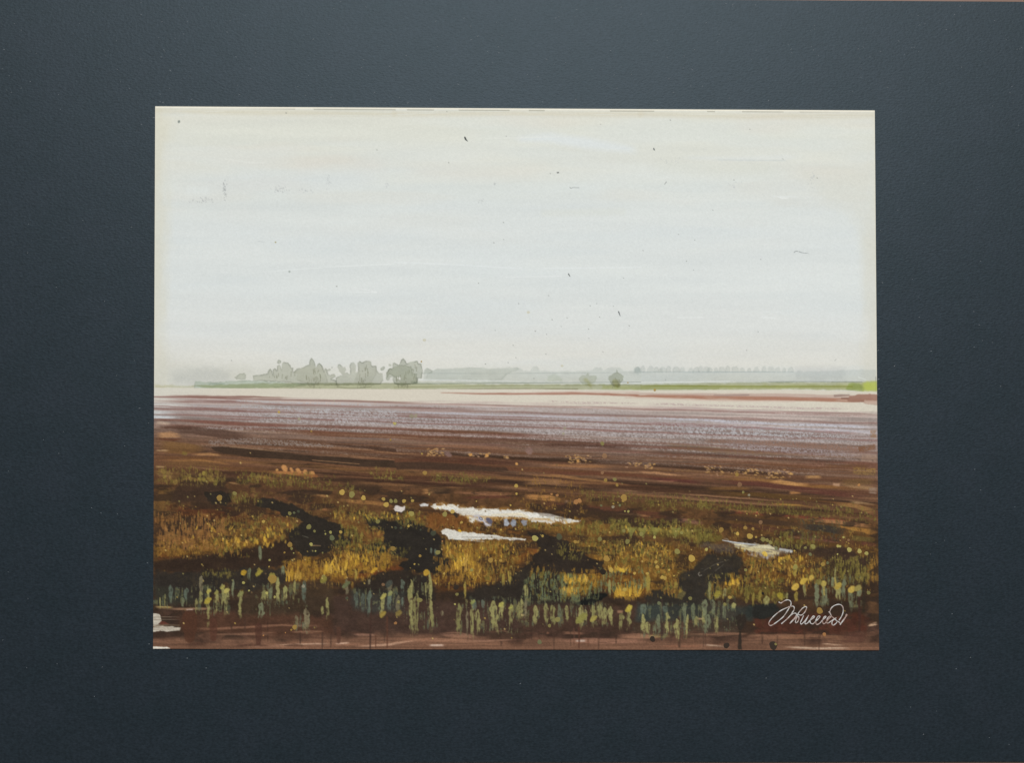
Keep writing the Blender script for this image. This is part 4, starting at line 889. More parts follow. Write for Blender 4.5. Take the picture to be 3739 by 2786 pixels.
for fr, x, y0, y1, w, c in REEDS:
    col = np.array(RC[c]) * rng.uniform(.9, 1.08)
    reed(fr, x, y0, y1, w, col, .9, dry=.41)
# rounded seed heads
for fr, x, y, rx, ry, c in [('g', 541, 1068, 16, 26, (172, 160, 84)), ('g', 661, 1036, 16, 24, (158, 148, 82)), ('g', 697, 1068, 20, 32, (176, 164, 92)), ('g', 610, 1082, 16, 24, (150, 142, 80)), ('g', 530, 1152, 22, 36, (168, 150, 66)),
                            ('g', 822, 1090, 16, 36, (138, 136, 84)), ('g', 1220, 1052, 20, 22, (150, 146, 92)), ('h', 437, 1115, 16, 36, (168, 158, 88)), ('h', 494, 1088, 18, 26, (142, 142, 92)), ('h', 432, 1270, 22, 40, (150, 128, 64)),
                            ('h', 573, 1262, 24, 36, (128, 110, 62)), ('h', 1482, 1190, 18, 30, (172, 164, 88)), ('h', 1570, 1210, 14, 26, (160, 156, 84)), ('h', 1230, 1165, 14, 28, (140, 142, 84)), ('i', 963, 1225, 20, 42, (184, 164, 72)),
                            ('i', 540, 1310, 32, 66, (138, 132, 72)), ('i', 650, 1310, 20, 40, (160, 146, 78)), ('h', 350, 885, 16, 40, (196, 152, 56)), ('h', 108, 1010, 18, 44, (104, 106, 74)), ('g', 1558, 965, 22, 42, (134, 122, 60)),
                            ('g', 985, 905, 20, 36, (150, 136, 60)), ('g', 850, 905, 24, 28, (172, 138, 50)), ('g', 1100, 930, 22, 32, (140, 128, 64)), ('j', 835, 1030, 29, 38, (198, 164, 76)), ('j', 909, 980, 26, 42, (196, 164, 72)),
                            ('j', 977, 950, 21, 32, (190, 160, 78)), ('j', 1085, 998, 26, 26, (176, 156, 80)), ('j', 1215, 1022, 26, 34, (176, 150, 70)), ('j', 1338, 1052, 28, 36, (186, 158, 78)), ('j', 1392, 1040, 24, 34, (150, 136, 78)),
                            ('j', 145, 1092, 26, 32, (146, 132, 58)), ('j', 700, 1105, 26, 24, (152, 136, 52)), ('j', 1045, 985, 30, 26, (124, 112, 62)), ('i', 900, 880, 30, 16, (210, 172, 66)), ('h', 820, 905, 26, 30, (184, 146, 58)),
                            ('h', 1115, 535, 20, 14, (216, 168, 52)), ('i', 1430, 1100, 26, 44, (96, 86, 56)), ('h', 490, 1000, 26, 40, (72, 74, 66)), ('i', 245, 1440, 12, 12, (120, 84, 66))]:
    ell(fr, x, y, rx, ry, c, .82, soft=4, jit=4, js=12, edge=.15)
stroke('j', [(1085, 1000), (1092, 1100)], [8, 6], (170, 150, 80), .8, 3)
stroke('j', [(1185, 950), (1200, 1020)], [6, 8], (178, 156, 80), .8, 3)
# pale triangular reflections
for x in (985, 1085, 1195, 1380):
    patch('i', [(x - 45, 500), (x + 45, 505), (x + 15, 560), (x, 600), (x - 15, 560)], (128, 124, 66), .8, 4, jit=5, var=.2)
stroke('i', [(930, 510), (1100, 520), (1300, 540), (1480, 545), (1600, 520)], [6, 11, 13, 12, 6], (142, 128, 64), .5, 5, wob=5, dry=.38, dx=30, dy=9)

# ------------------------------------------------------------------ puddles of bare light
W0 = (222, 218, 208)
i_off = (1900 - 1220) / .4116
pud = [(855, 305), (960, 288), (1050, 310), (1110, 315), (1200, 335), (1260, 345), (1320, 328), (1400, 345), (1500, 340), (1600, 350), (1660, 345), (i_off + 100, 370), (i_off + 180, 395),
       (i_off + 300, 428), (i_off + 450, 428), (i_off + 522, 446), (i_off + 480, 460), (i_off + 330, 456), (i_off + 270, 466), (i_off + 180, 450), (i_off + 40, 428), (1600, 408), (1500, 415),
       (1400, 425), (1290, 445), (1190, 445), (1165, 402), (1090, 370), (990, 348), (880, 335)]
patch('h', [(x, y + (10 if y > 370 else -12)) for x, y in pud], (176, 130, 66), .6, 12, jit=8)
patch('h', pud, W0, .9, 4, jit=13, js=15, lb='puddle.a', var=.05)
stroke('h', [(900, 338), (1150, 402), (1500, 418), (1900, 430), (i_off + 300, 458)], [4, 8, 8, 7, 3], (190, 150, 96), .7, 5, dry=.42, dx=22, dy=9)
stroke('h', [(880, 320), (1100, 340), (1400, 370), (1900, 400), (i_off + 480, 446)], [6, 16, 22, 18, 4], (236, 234, 228), .6, 5, dry=.4)
stroke('h', [(1400, 390), (1652, 385), (i_off + 60, 410)], [4, 12, 10], (232, 214, 176), .6, 5, dry=.3)
patch('h', [(525, 335), (550, 303), (600, 318), (622, 308), (625, 350), (590, 368), (545, 358)], (222, 212, 206), .95, 3, jit=5, js=12, lb='puddle.d')
patch('h', [(760, 295), (800, 285), (838, 292), (830, 308), (800, 318), (770, 312)], (216, 214, 212), .95, 3, jit=4, js=12, lb='puddle.e')
patch('h', [(950, 530), (990, 510), (1060, 520), (1120, 545), (1200, 545), (1300, 555), (1420, 570), (1520, 590), (1700, 604), (1690, 616), (1520, 612), (1400, 606), (1250, 612), (1025, 606), (1012, 580), (960, 555)], W0, .96,
      3, jit=5, js=14, lb='puddle.b', var=.03)
stroke('h', [(1130, 588), (1400, 590), (1650, 612)], [2.5, 3, 2], (160, 152, 142), .8, 2)
stroke('h', [(1150, 612), (1330, 628)], [4, 2], (214, 212, 206), .8, 2)
for _ in range(46):
    x = rng.uniform(880, i_off + 480); t_ = (x - 880) / (i_off - 400)
    yb_ = np.interp(x, [880, 1160, 1300, 1652, i_off + 480], [340, 408, 442, 418, 462])
    stroke('h', [(x, yb_ + 6), (x + rng.normal(0, 8), yb_ - rng.uniform(4, 26))], [rng.uniform(3, 8), 2], [(150, 104, 54), (110, 74, 42), (196, 160, 96)][rng.integers(3)], rng.uniform(.4, .85), 3)
for _ in range(26):
    x = rng.uniform(1010, 1640); yb_ = np.interp(x, [1010, 1250, 1640], [606, 612, 614])
    stroke('h', [(x, yb_ + 8), (x + rng.normal(0, 6), yb_ - rng.uniform(0, 14))], [rng.uniform(3, 6), 2], [(150, 108, 50), (110, 78, 40)][rng.integers(2)], rng.uniform(.4, .8), 3)
patch('j', [(-10, 640), (120, 645), (300, 655), (300, 715), (235, 740), (150, 720), (70, 700), (-10, 670)], (84, 75, 72), .6, 12, jit=14, lb='puddle.f')
patch('j', [(190, 612), (320, 633), (480, 652), (600, 658), (655, 680), (720, 688), (802, 712), (800, 724), (740, 730), (700, 748), (640, 772), (590, 780), (520, 752), (420, 716), (330, 688), (295, 672), (250, 640)], (158, 148, 134), .8,
      5, jit=12, js=17, lb='puddle.c', var=.08)
stroke('j', [(300, 650), (450, 670), (600, 675), (650, 690)], [6, 14, 14, 6], (220, 210, 172), .9, 4, dry=.42, dx=26, dy=8)
stroke('j', [(330, 685), (480, 700), (600, 720), (680, 730)], [6, 14, 18, 8], (212, 196, 146), .85, 4, dry=.42, dx=22, dy=9)
stroke('j', [(190, 616), (330, 640), (480, 656)], [3, 5, 3], (196, 200, 204), .9, 2)
stroke('j', [(700, 695), (800, 715)], [8, 10], (186, 186, 184), .85, 4)
stroke('j', [(420, 735), (520, 755), (600, 770)], [8, 14, 8], (166, 156, 152), .8, 5)
ell('j', 565, 738, 30, 20, (216, 182, 84), .85, soft=4, jit=5)
stroke('h', [(760, 345), (900, 355), (1030, 375), (1100, 392)], [10, 9, 8, 10], (74, 52, 36), .9, 3, wob=2)
ell('h', 1078, 392, 34, 12, (58, 50, 42), .95, soft=3)
ell('h', 1310, 432, 90, 22, (196, 190, 196), .55, soft=10, jit=12)
ell('h', 1302, 424, 18, 12, (86, 88, 108), .8, soft=3)
ell('h', 1302, 424, 11, 7, (190, 190, 200), .9, soft=3)
ell('h', 1375, 440, 34, 20, (96, 92, 108), .8, soft=4, jit=4)
patch('h', [(1508, 430), (1535, 425), (1558, 465), (1540, 490), (1510, 485)], (176, 180, 190), .9, 3, jit=3, edge=.4)
patch('h', [(1565, 465), (1590, 425), (1615, 440), (1612, 485), (1585, 500)], (160, 166, 180), .85, 3, jit=3, edge=.4)
patch('h', [(1655, 450), (1675, 432), (1715, 440), (1710, 475), (1680, 492)], (150, 150, 160), .9, 3, jit=3, edge=.4)
for x in (870, 945, 1005, 1120):
    ell('h', x, 425, 26, 36, (118, 76, 40), .85, soft=5, jit=5, js=14, edge=.2)

for _ in range(40):
    x = rng.uniform(330, 780); yb_ = np.interp(x, [300, 420, 590, 700, 800], [680, 720, 782, 748, 726])
    stroke('j', [(x, yb_ + 10), (x + rng.normal(0, 8), yb_ - rng.uniform(0, 34))], [rng.uniform(4, 9), 2], [(120, 84, 46), (84, 60, 40), (176, 140, 70)][rng.integers(3)], rng.uniform(.5, .9), 3)
# scratches and small spatter
for _ in range(340):
    x = rng.uniform(600, 3190); y = 1800 + abs(rng.normal(0, 190)) if rng.random() < .8 else rng.uniform(1650, 2340)
    if y > 2350:
        continue
    c = [(196, 168, 84), (150, 140, 84), (206, 178, 110), (120, 96, 64)][rng.integers(4)]
    stroke('s', [(x, y), (x + 1, y + 1)], rng.uniform(2, 6), c, .75, 2)
for p in ([(0, 900), (120, 830), (240, 790)], [(0, 870), (150, 830)], [(60, 940), (200, 830)]):
    stroke('j', p, 2, (128, 120, 104), .5, 2, dry=.45)
stroke('i', [(1590, 900), (1578, 915), (1588, 932), (1610, 925)], 2.5, (150, 140, 128), .8, 2)
stroke('g', [(1370, 575), (1420, 592)], [2, 4], (96, 92, 78), .8, 2)
stroke('g', [(1450, 662), (1530, 665)], 4, (150, 120, 84), .7, 2, dry=.3)

# paper tooth over everything
img *= (1 + .009 * GRAIN)[..., None]
low = sstep(1440, 1600, Y)
img *= (1 + .035 * low * GRAIN)[..., None]
skyk = sstep(1420, 1380, Y)[..., None]
img += skyk * np.array((1.5, 2.5, 2.2), np.float32)
np.clip(img, 3, 250, out=img)

# ------------------------------------------------------------------ materials


def principled(name):
    mat = bpy.data.materials.new(name); mat.use_nodes = True
    nt = mat.node_tree
    return mat, nt, nt.nodes['Principled BSDF']


def add_noise_bump(nt, bsdf, scale, strength, dist, stretch=None, detail=4):
    tc = nt.nodes.new('ShaderNodeTexCoord'); nz = nt.nodes.new('ShaderNodeTexNoise'); bp = nt.nodes.new('ShaderNodeBump')
    nz.inputs['Scale'].default_value = scale; nz.inputs['Detail'].default_value = detail
    bp.inputs['Strength'].default_value = strength; bp.inputs['Distance'].default_value = dist
    src = tc.outputs['Object']
    if stretch:
        mp = nt.nodes.new('ShaderNodeMapping'); mp.inputs['Scale'].default_value = stretch
        nt.links.new(src, mp.inputs['Vector']); src = mp.outputs['Vector']
    nt.links.new(src, nz.inputs['Vector']); nt.links.new(nz.outputs['Fac'], bp.inputs['Height']); nt.links.new(bp.outputs['Normal'], bsdf.inputs['Normal'])
    return nz


PAPER_GAIN = 1.0
mat_paint, nt, b = principled('gouache_on_paper')
at = nt.nodes.new('ShaderNodeAttribute'); at.attribute_name = 'paint'; at.attribute_type = 'GEOMETRY'
nt.links.new(at.outputs['Color'], b.inputs['Base Color'])
b.inputs['Roughness'].default_value = .8; b.inputs['Specular IOR Level'].default_value = .10
add_noise_bump(nt, b, 800, .05, .0002)

mat_drop, nt, b = principled('gouache_drop')
oi = nt.nodes.new('ShaderNodeObjectInfo'); tc = nt.nodes.new('ShaderNodeTexCoord'); nz = nt.nodes.new('ShaderNodeTexNoise'); mx = nt.nodes.new('ShaderNodeMix'); rp = nt.nodes.new('ShaderNodeMapRange')
mx.data_type = 'RGBA'; mx.blend_type = 'MULTIPLY'; mx.inputs['Factor'].default_value = 1
nz.inputs['Scale'].default_value = 700; nz.inputs['Detail'].default_value = 3
rp.inputs['To Min'].default_value = .6; rp.inputs['To Max'].default_value = 1.35
nt.links.new(tc.outputs['Object'], nz.inputs['Vector']); nt.links.new(nz.outputs['Fac'], rp.inputs['Value'])
nt.links.new(oi.outputs['Color'], mx.inputs[6]); nt.links.new(rp.outputs['Result'], mx.inputs[7]); nt.links.new(mx.outputs[2], b.inputs['Base Color'])
b.inputs['Roughness'].default_value = .7; b.inputs['Specular IOR Level'].default_value = .25

mat_paper, nt, b = principled('white_paper')
b.inputs['Base Color'].default_value = (.74, .70, .62, 1); b.inputs['Roughness'].default_value = .85
add_noise_bump(nt, b, 900, .15, .0002)

mat_ink, nt, b = principled('silver_ink')
b.inputs['Base Color'].default_value = (.62, .57, .53, 1); b.inputs['Roughness'].default_value = .5
tc = nt.nodes.new('ShaderNodeTexCoord'); nz = nt.nodes.new('ShaderNodeTexNoise'); cr = nt.nodes.new('ShaderNodeValToRGB')
nz.inputs['Scale'].default_value = 420
cr.color_ramp.elements[0].position = .35; cr.color_ramp.elements[0].color = (.42, .28, .23, 1); cr.color_ramp.elements[1].position = .55; cr.color_ramp.elements[1].color = (.60, .58, .56, 1)
nt.links.new(tc.outputs['Object'], nz.inputs['Vector']); nt.links.new(nz.outputs['Fac'], cr.inputs['Fac']); nt.links.new(cr.outputs['Color'], b.inputs['Base Color'])

mat_board, nt, b = principled('dark_mount_board')
tc = nt.nodes.new('ShaderNodeTexCoord')
n1 = nt.nodes.new('ShaderNodeTexNoise'); n1.inputs['Scale'].default_value = 45; n1.inputs['Detail'].default_value = 6
n2 = nt.nodes.new('ShaderNodeTexNoise'); n2.inputs['Scale'].default_value = 650; n2.inputs['Detail'].default_value = 3
r1 = nt.nodes.new('ShaderNodeValToRGB')
r1.color_ramp.elements[0].position = .3; r1.color_ramp.elements[0].color = (.0082, .0128, .0170, 1)
r1.color_ramp.elements[1].position = .7; r1.color_ramp.elements[1].color = (.0116, .0156, .0215, 1)
mx = nt.nodes.new('ShaderNodeMix'); mx.data_type = 'RGBA'; mx.blend_type = 'MULTIPLY'; mx.inputs['Factor'].default_value = 1
rp = nt.nodes.new('ShaderNodeMapRange'); rp.inputs['From Min'].default_value = .3; rp.inputs['From Max'].default_value = .7; rp.inputs['To Min'].default_value = .62; rp.inputs['To Max'].default_value = 1.38
nt.links.new(tc.outputs['Object'], n1.inputs['Vector']); nt.links.new(tc.outputs['Object'], n2.inputs['Vector'])
nt.links.new(n1.outputs['Fac'], r1.inputs['Fac']); nt.links.new(n2.outputs['Fac'], rp.inputs['Value'])
nt.links.new(r1.outputs['Color'], mx.inputs[6]); nt.links.new(rp.outputs['Result'], mx.inputs[7]); nt.links.new(mx.outputs[2], b.inputs['Base Color'])
b.inputs['Roughness'].default_value = .57; b.inputs['Specular IOR Level'].default_value = .58; b.inputs['Specular Tint'].default_value = (.68, .87, 1.0, 1)
add_noise_bump(nt, b, 850, .5, .0003, stretch=(.75, 1.2, 1))

mat_lint, nt, b = principled('pale_lint')
b.inputs['Base Color'].default_value = (.22, .24, .26, 1); b.inputs['Roughness'].default_value = .9

mat_table, nt, b = principled('pinkish_wood')
nz = add_noise_bump(nt, b, 30, .1, .001, stretch=(1, 14, 1))
cr = nt.nodes.new('ShaderNodeValToRGB')
cr.color_ramp.elements[0].color = (.14, .075, .05, 1); cr.color_ramp.elements[1].color = (.24, .14, .10, 1)
nt.links.new(nz.outputs['Fac'], cr.inputs['Fac']); nt.links.new(cr.outputs['Color'], b.inputs['Base Color'])
b.inputs['Roughness'].default_value = .5

# ------------------------------------------------------------------ objects


def mesh_obj(name, verts, faces, mat, parent=None):
    me = bpy.data.meshes.new(name); me.from_pydata([tuple(map(float, v)) for v in verts], [], faces)
    me.materials.append(mat); me.update()
    o = bpy.data.objects.new(name, me); COL.objects.link(o); o.parent = parent
    return o


def slab(name, quad, z0, z1, bev, mat, parent=None):
    """a sheet with softened upper edges; quad is counter-clockwise from above"""
    q = np.asarray(quad, float)[:, :2]; c = q.mean(0)
    ins = q + (c - q) / np.linalg.norm(c - q, axis=1)[:, None] * bev * 1.4
    v = [(x, y, z0) for x, y in q] + [(x, y, z1 - bev) for x, y in q] + [(x, y, z1) for x, y in ins]
    f = [(3, 2, 1, 0), (8, 9, 10, 11)]
    for k in range(4):
        n = (k + 1) % 4
        f += [(k, n, 4 + n, 4 + k), (4 + k, 4 + n, 8 + n, 8 + k)]
    return mesh_obj(name, v, f, mat, parent)


SHEET = .0011           # thickness of the painted card
table = slab('tabletop', [(-.60, -.45), (.60, -.45), (.60, .45), (-.60, .45)], -.030, -.0031, .002, mat_table)
table['kind'] = 'structure'; table['label'] = 'pinkish brown wooden tabletop under the dark board'

board = slab('mount_board', [(-.304, -.2128), (.304, -.2124), (.3035, .2116), (-.3045, .2130)], -.0031, -SHEET, .0003, mat_board)
board['label'] = 'large dark blue-grey mounting board lying flat under the painting'
board['category'] = 'mount board'

root = bpy.data.objects.new('painting', None); COL.objects.link(root)
root.empty_display_size = .05; root.location = (0, 0, -SHEET)
root['label'] = 'watercolour landscape of marsh and ploughed field under pale sky, mounted on dark board'
root['category'] = 'painting'


def local(v):
    v = np.asarray(v, float).copy(); v[:, 2] += SHEET
    return v


cw = to_plane(CORNERS)[:, :2]
quad = [cw[3], cw[2], cw[1], cw[0]]
slab('paper_sheet', quad, .00002, SHEET - .00012, .00010, mat_paper, root)['label'] = 'cream white paper sheet with bare cut edges'

# paint layer: one grid, cut into the painted areas
lin = img / 255.0
lin = np.where(lin <= .04045, lin / 12.92, ((lin + .055) / 1.055) ** 2.4) * PAPER_GAIN
pos = to_plane(S)
pos[:, 2] = 0
rgba = np.concatenate([lin.reshape(-1, 3), np.ones((NX * NY, 1))], 1).astype(np.float32)
idx = np.arange(NX * NY).reshape(NY, NX)
quads = np.stack([idx[:-1, :-1], idx[1:, :-1], idx[1:, 1:], idx[:-1, 1:]], -1).reshape(-1, 4)
flab = lab[:-1, :-1].ravel()
PART_LABEL = {'sky_wash': 'pale grey-white painted sky with thin brush streaks', 'tree_line': 'faint grey far tree line on the painted horizon',
              'meadow_strip': 'narrow green painted meadow strip, brightest at right edge', 'shore_strip': 'bare cream strip of paper below the green meadow',
              'ploughed_field': 'lilac and brown painted field of slanting furrows', 'marsh_ground': 'brown and ochre painted marsh with grass strokes',
              'mud_bank': 'rosy brown painted strip along the bottom edge'}
for key, lid in LABELS.items():
    f = quads[flab == lid]
    if len(f) == 0:
        continue
    used, inv = np.unique(f, return_inverse=True)
    inv = inv.reshape(-1, 4)
    name = key.split('.')[0]
    me = bpy.data.meshes.new(name)
    me.vertices.add(len(used)); me.vertices.foreach_set('co', local(pos[used]).astype(np.float32).ravel())
    me.loops.add(len(f) * 4); me.loops.foreach_set('vertex_index', inv.astype(np.int32).ravel())
    me.polygons.add(len(f)); me.polygons.foreach_set('loop_start', np.arange(0, len(f) * 4, 4, dtype=np.int32))
    me.update(calc_edges=True)
    ca = me.color_attributes.new('paint', 'FLOAT_COLOR', 'POINT'); ca.data.foreach_set('color', rgba[used].ravel())
    me.materials.append(mat_paint)
    o = bpy.data.objects.new(name, me); COL.objects.link(o); o.parent = root
    if name in PART_LABEL:
        o['label'] = PART_LABEL[name]

# drops of spattered paint, each its own low bead
CY = {'y': (204, 172, 84), 'o': (172, 138, 66), 'l': (148, 140, 78), 'g': (116, 120, 82), 'd': (40, 34, 28), 'n': (74, 78, 58), 'b': (190, 134, 78), 'w': (196, 186, 104), 'p': (150, 112, 78), 'k': (24, 20, 18), 'v': (160, 152, 128)}
DROPS = {
    'g': [(635, 240, 28, 'o'), (770, 200, 20, 'l'), (1025, 450, 15, 'y'), (1258, 378, 18, 'l'), (1297, 372, 12, 'g'), (1335, 360, 13, 'n'), (1428, 497, 24, 'l'), (1478, 535, 13, 'l'), (1575, 560, 8, 'w'), (1620, 545, 14, 'w'), (1633, 595, 24, 'g'),
          (1448, 652, 16, 'w'), (1260, 655, 24, 'o'), (1275, 690, 13, 'l'), (1212, 725, 10, 'o'), (1293, 730, 7, 'w'), (1487, 712, 8, 'w'), (1550, 727, 8, 'l'), (1080, 792, 11, 'w'), (1075, 851, 8, 'y'), (1298, 785, 10, 'o'), (835, 937, 13, 'k'),
          (848, 993, 13, 'w'), (897, 1063, 9, 'w'), (1125, 1120, 12, 'w'), (1380, 1025, 16, 'v'), (1302, 1388, 22, 'o'), (1272, 1412, 10, 'o'), (1025, 1462, 8, 'b'), (1220, 1437, 6, 'b'), (1055, 1085, 14, 'w'), (1105, 960, 40, 'o')],
    'h': [(805, 18, 20, 'o'), (1615, 133, 18, 'y'), (1618, 203, 11, 'y'), (70, 190, 26, 'y'), (157, 210, 28, 'l'), (260, 240, 22, 'y'), (438, 250, 17, 'y'), (462, 300, 24, 'y'), (505, 268, 18, 'l'), (545, 268, 20, 'l'), (620, 268, 19, 'y'), (695, 265, 15, 'y'),
          (1050, 360, 20, 'y'), (982, 385, 24, 'l'), (1262, 270, 7, 'y'), (1565, 305, 9, 'y'), (388, 450, 20, 'l'), (545, 505, 13, 'n'), (593, 507, 13, 'n'), (660, 490, 12, 'y'), (767, 523, 10, 'n'), (880, 553, 26, 'n'), (522, 690, 24, 'o'), (920, 724, 23, 'l'),
          (762, 755, 14, 'o'), (713, 828, 9, 'y'), (58, 543, 14, 'y'), (1480, 523, 9, 'y'), (1130, 458, 13, 'y'), (960, 625, 8, 'b'), (1388, 793, 24, 'o'), (1432, 798, 10, 'o'), (1478, 797, 14, 'o'), (1220, 880, 16, 'l'), (976, 912, 11, 'y'), (798, 963, 30, 'd'),
          (850, 1000, 12, 'l'), (1083, 1033, 24, 'd'), (993, 1030, 10, 'd'), (758, 1147, 24, 'l'), (113, 1130, 15, 'n'), (435, 1010, 16, 'p'), (545, 1352, 15, 'b'), (571, 1165, 15, 'l'), (1072, 1184, 10, 'w'), (1090, 1096, 16, 'l'), (1120, 665, 12, 'y'), (685, 380, 26, 'l')],
    'i': [(756, 82, 17, 'o'), (837, 75, 18, 'l'), (858, 125, 15, 'o'), (727, 18, 15, 'p'), (919, 238, 31, 'o'), (910, 268, 12, 'o'), (327, 217, 14, 'b'), (276, 207, 11, 'b'), (495, 275, 24, 'b'), (525, 265, 20, 'b'), (717, 308, 12, 'g'), (822, 320, 15, 'v'), (882, 306, 12, 'g'),
          (928, 358, 8, 'w'), (958, 360, 12, 'w'), (130, 598, 28, 'w'), (197, 578, 13, 'y'), (345, 585, 28, 'n'), (706, 605, 20, 'l'), (745, 628, 14, 'o'), (950, 628, 22, 'l'), (918, 532, 18, 'l'), (1073, 562, 20, 'l'), (1190, 590, 14, 'w'), (1392, 716, 27, 'l'), (1520, 777, 31, 'y'),
          (1203, 810, 15, 'y'), (1215, 853, 18, 'y'), (1242, 750, 15, 'o'), (1258, 825, 9, 'y'), (765, 780, 28, 'o'), (732, 895, 28, 'k'), (1013, 910, 14, 'y'), (1126, 912, 14, 'y'), (1258, 945, 17, 'y'), (1282, 952, 17, 'y'), (1363, 932, 8, 'y'), (926, 1054, 20, 'y'), (510, 1043, 14, 'l'),
          (1230, 1175, 17, 'g'), (1507, 1132, 18, 'l'), (330, 1320, 24, 'l'), (258, 1375, 16, 'l'), (170, 1520, 22, 'g'), (1172, 1493, 26, 'd'), (487, 630, 16, 'o'), (512, 632, 14, 'o'), (267, 1072, 8, 'l'), (805, 878, 22, 'y'), (1320, 880, 10, 'y'), (1430, 550, 16, 'l')],
    'j': [(318, 32, 18, 'o'), (342, 122, 22, 'p'), (373, 190, 13, 'l'), (528, 457, 20, 'p'), (323, 558, 16, 'y'), (432, 580, 26, 'y'), (488, 588, 11, 'y'), (178, 525, 24, 'o'), (392, 505, 18, 'o'), (460, 515, 14, 'o'), (550, 608, 22, 'l'), (585, 615, 18, 'l'), (615, 635, 18, 'l'),
          (47, 698, 15, 'w'), (925, 682, 14, 'l'), (993, 672, 23, 'l'), (665, 688, 16, 'g'), (968, 741, 16, 'g'), (828, 710, 9, 'y'), (1122, 817, 14, 'g'), (1080, 830, 20, 'o'), (1315, 700, 22, 'w'), (1405, 713, 22, 'w'), (1467, 732, 18, 'w'), (1213, 668, 14, 'w'), (1232, 670, 12, 'w'),
          (1263, 590, 10, 'w'), (1308, 615, 12, 'p'), (255, 1123, 16, 'y'), (548, 1088, 14, 'k'), (1052, 1242, 29, 'o'), (1485, 1082, 18, 'l'), (225, 1550, 27, 'd'), (640, 1550, 38, 'd'), (657, 1540, 18, 'l'), (1093, 1452, 17, 'b'), (395, 880, 14, 'l'), (1210, 740, 8, 'w'), (835, 855, 24, 'l'),
          (210, 1185, 16, 'l'), (1400, 126, 14, 'b'), (425, 214, 12, 'v'), (700, 590, 8, 'l')],
    'd': [(1178, 1145, 12, 'y'), (1470, 1318, 10, 'o'), (2182, 1395, 10, 'o'), (2212, 1245, 10, 'y'), (1675, 1045, 6, 'v'), (1360, 1208, 15, 'v')],
    'e': [(243, 690, 8, 'o'), (155, 1182, 22, 'v'), (192, 1180, 18, 'v'), (5, 1250, 14, 'w'), (1532, 1290, 14, 'v'), (1870, 1428, 19, 'l'), (1890, 1540, 24, 'p'), (2100, 880, 7, 'o'), (1520, 1340, 12, 'v')],
    'f': [(125, 946, 13, 'o')],
}
variants = []
for vi in range(7):
    n = 14
    ang = [2 * math.pi * k / n for k in range(n)]
    ph = [random.uniform(0, 6.28) for _ in range(3)]
    rad = [1 + .07 * math.sin(2 * t + ph[0]) + .06 * math.sin(3 * t + ph[1]) + .04 * math.sin(5 * t + ph[2]) for t in ang]
    v = [(math.cos(t) * r, math.sin(t) * r, 0) for t, r in zip(ang, rad)] + [(math.cos(t) * r * .82, math.sin(t) * r * .82, 1) for t, r in zip(ang, rad)] + [(0, 0, 1.1)]
    f = []
    for k in range(n):
        m2 = (k + 1) % n
        f += [(k, m2, n + m2, n + k), (n + k, n + m2, 2 * n)]
    me = bpy.data.meshes.new('paint_drop'); me.from_pydata(v, [], f); me.materials.append(mat_drop); me.update()
    variants.append(me)


def srgb_lin(c):
    c = np.asarray(c, float) / 255
    return np.where(c <= .04045, c / 12.92, ((c + .055) / 1.055) ** 2.4)


MM = .40 / 2640
for fr, lst in DROPS.items():
    for x, y, r, c in lst:
        p = to_plane(P(fr, [(x, y)]))[0]
        # thin gouache lets some of the ground through
        sp = apply_h(H_SG, P(fr, [(x, y)]))[0].round().astype(int)
        under = img[min(max(sp[1], 0), NY - 1), min(max(sp[0], 0), NX - 1)]
        o = bpy.data.objects.new('paint_drop', variants[random.randrange(7)]); COL.objects.link(o); o.parent = root
        R_ = r * FR[fr][2] * MM * .94
        o.location = (p[0], p[1], SHEET + .00001)
        o.scale = (R_ * random.uniform(.93, 1.05), R_ * random.uniform(.95, 1.1), .00006)
        o.rotation_euler = (0, 0, random.uniform(0, 6.28) if r < 30 else 0)
        cc = srgb_lin((np.array(CY[c]) * random.uniform(.93, 1.05)) * .80 + under * .20) * PAPER_GAIN
        o.color = (cc[0], cc[1], cc[2], 1)

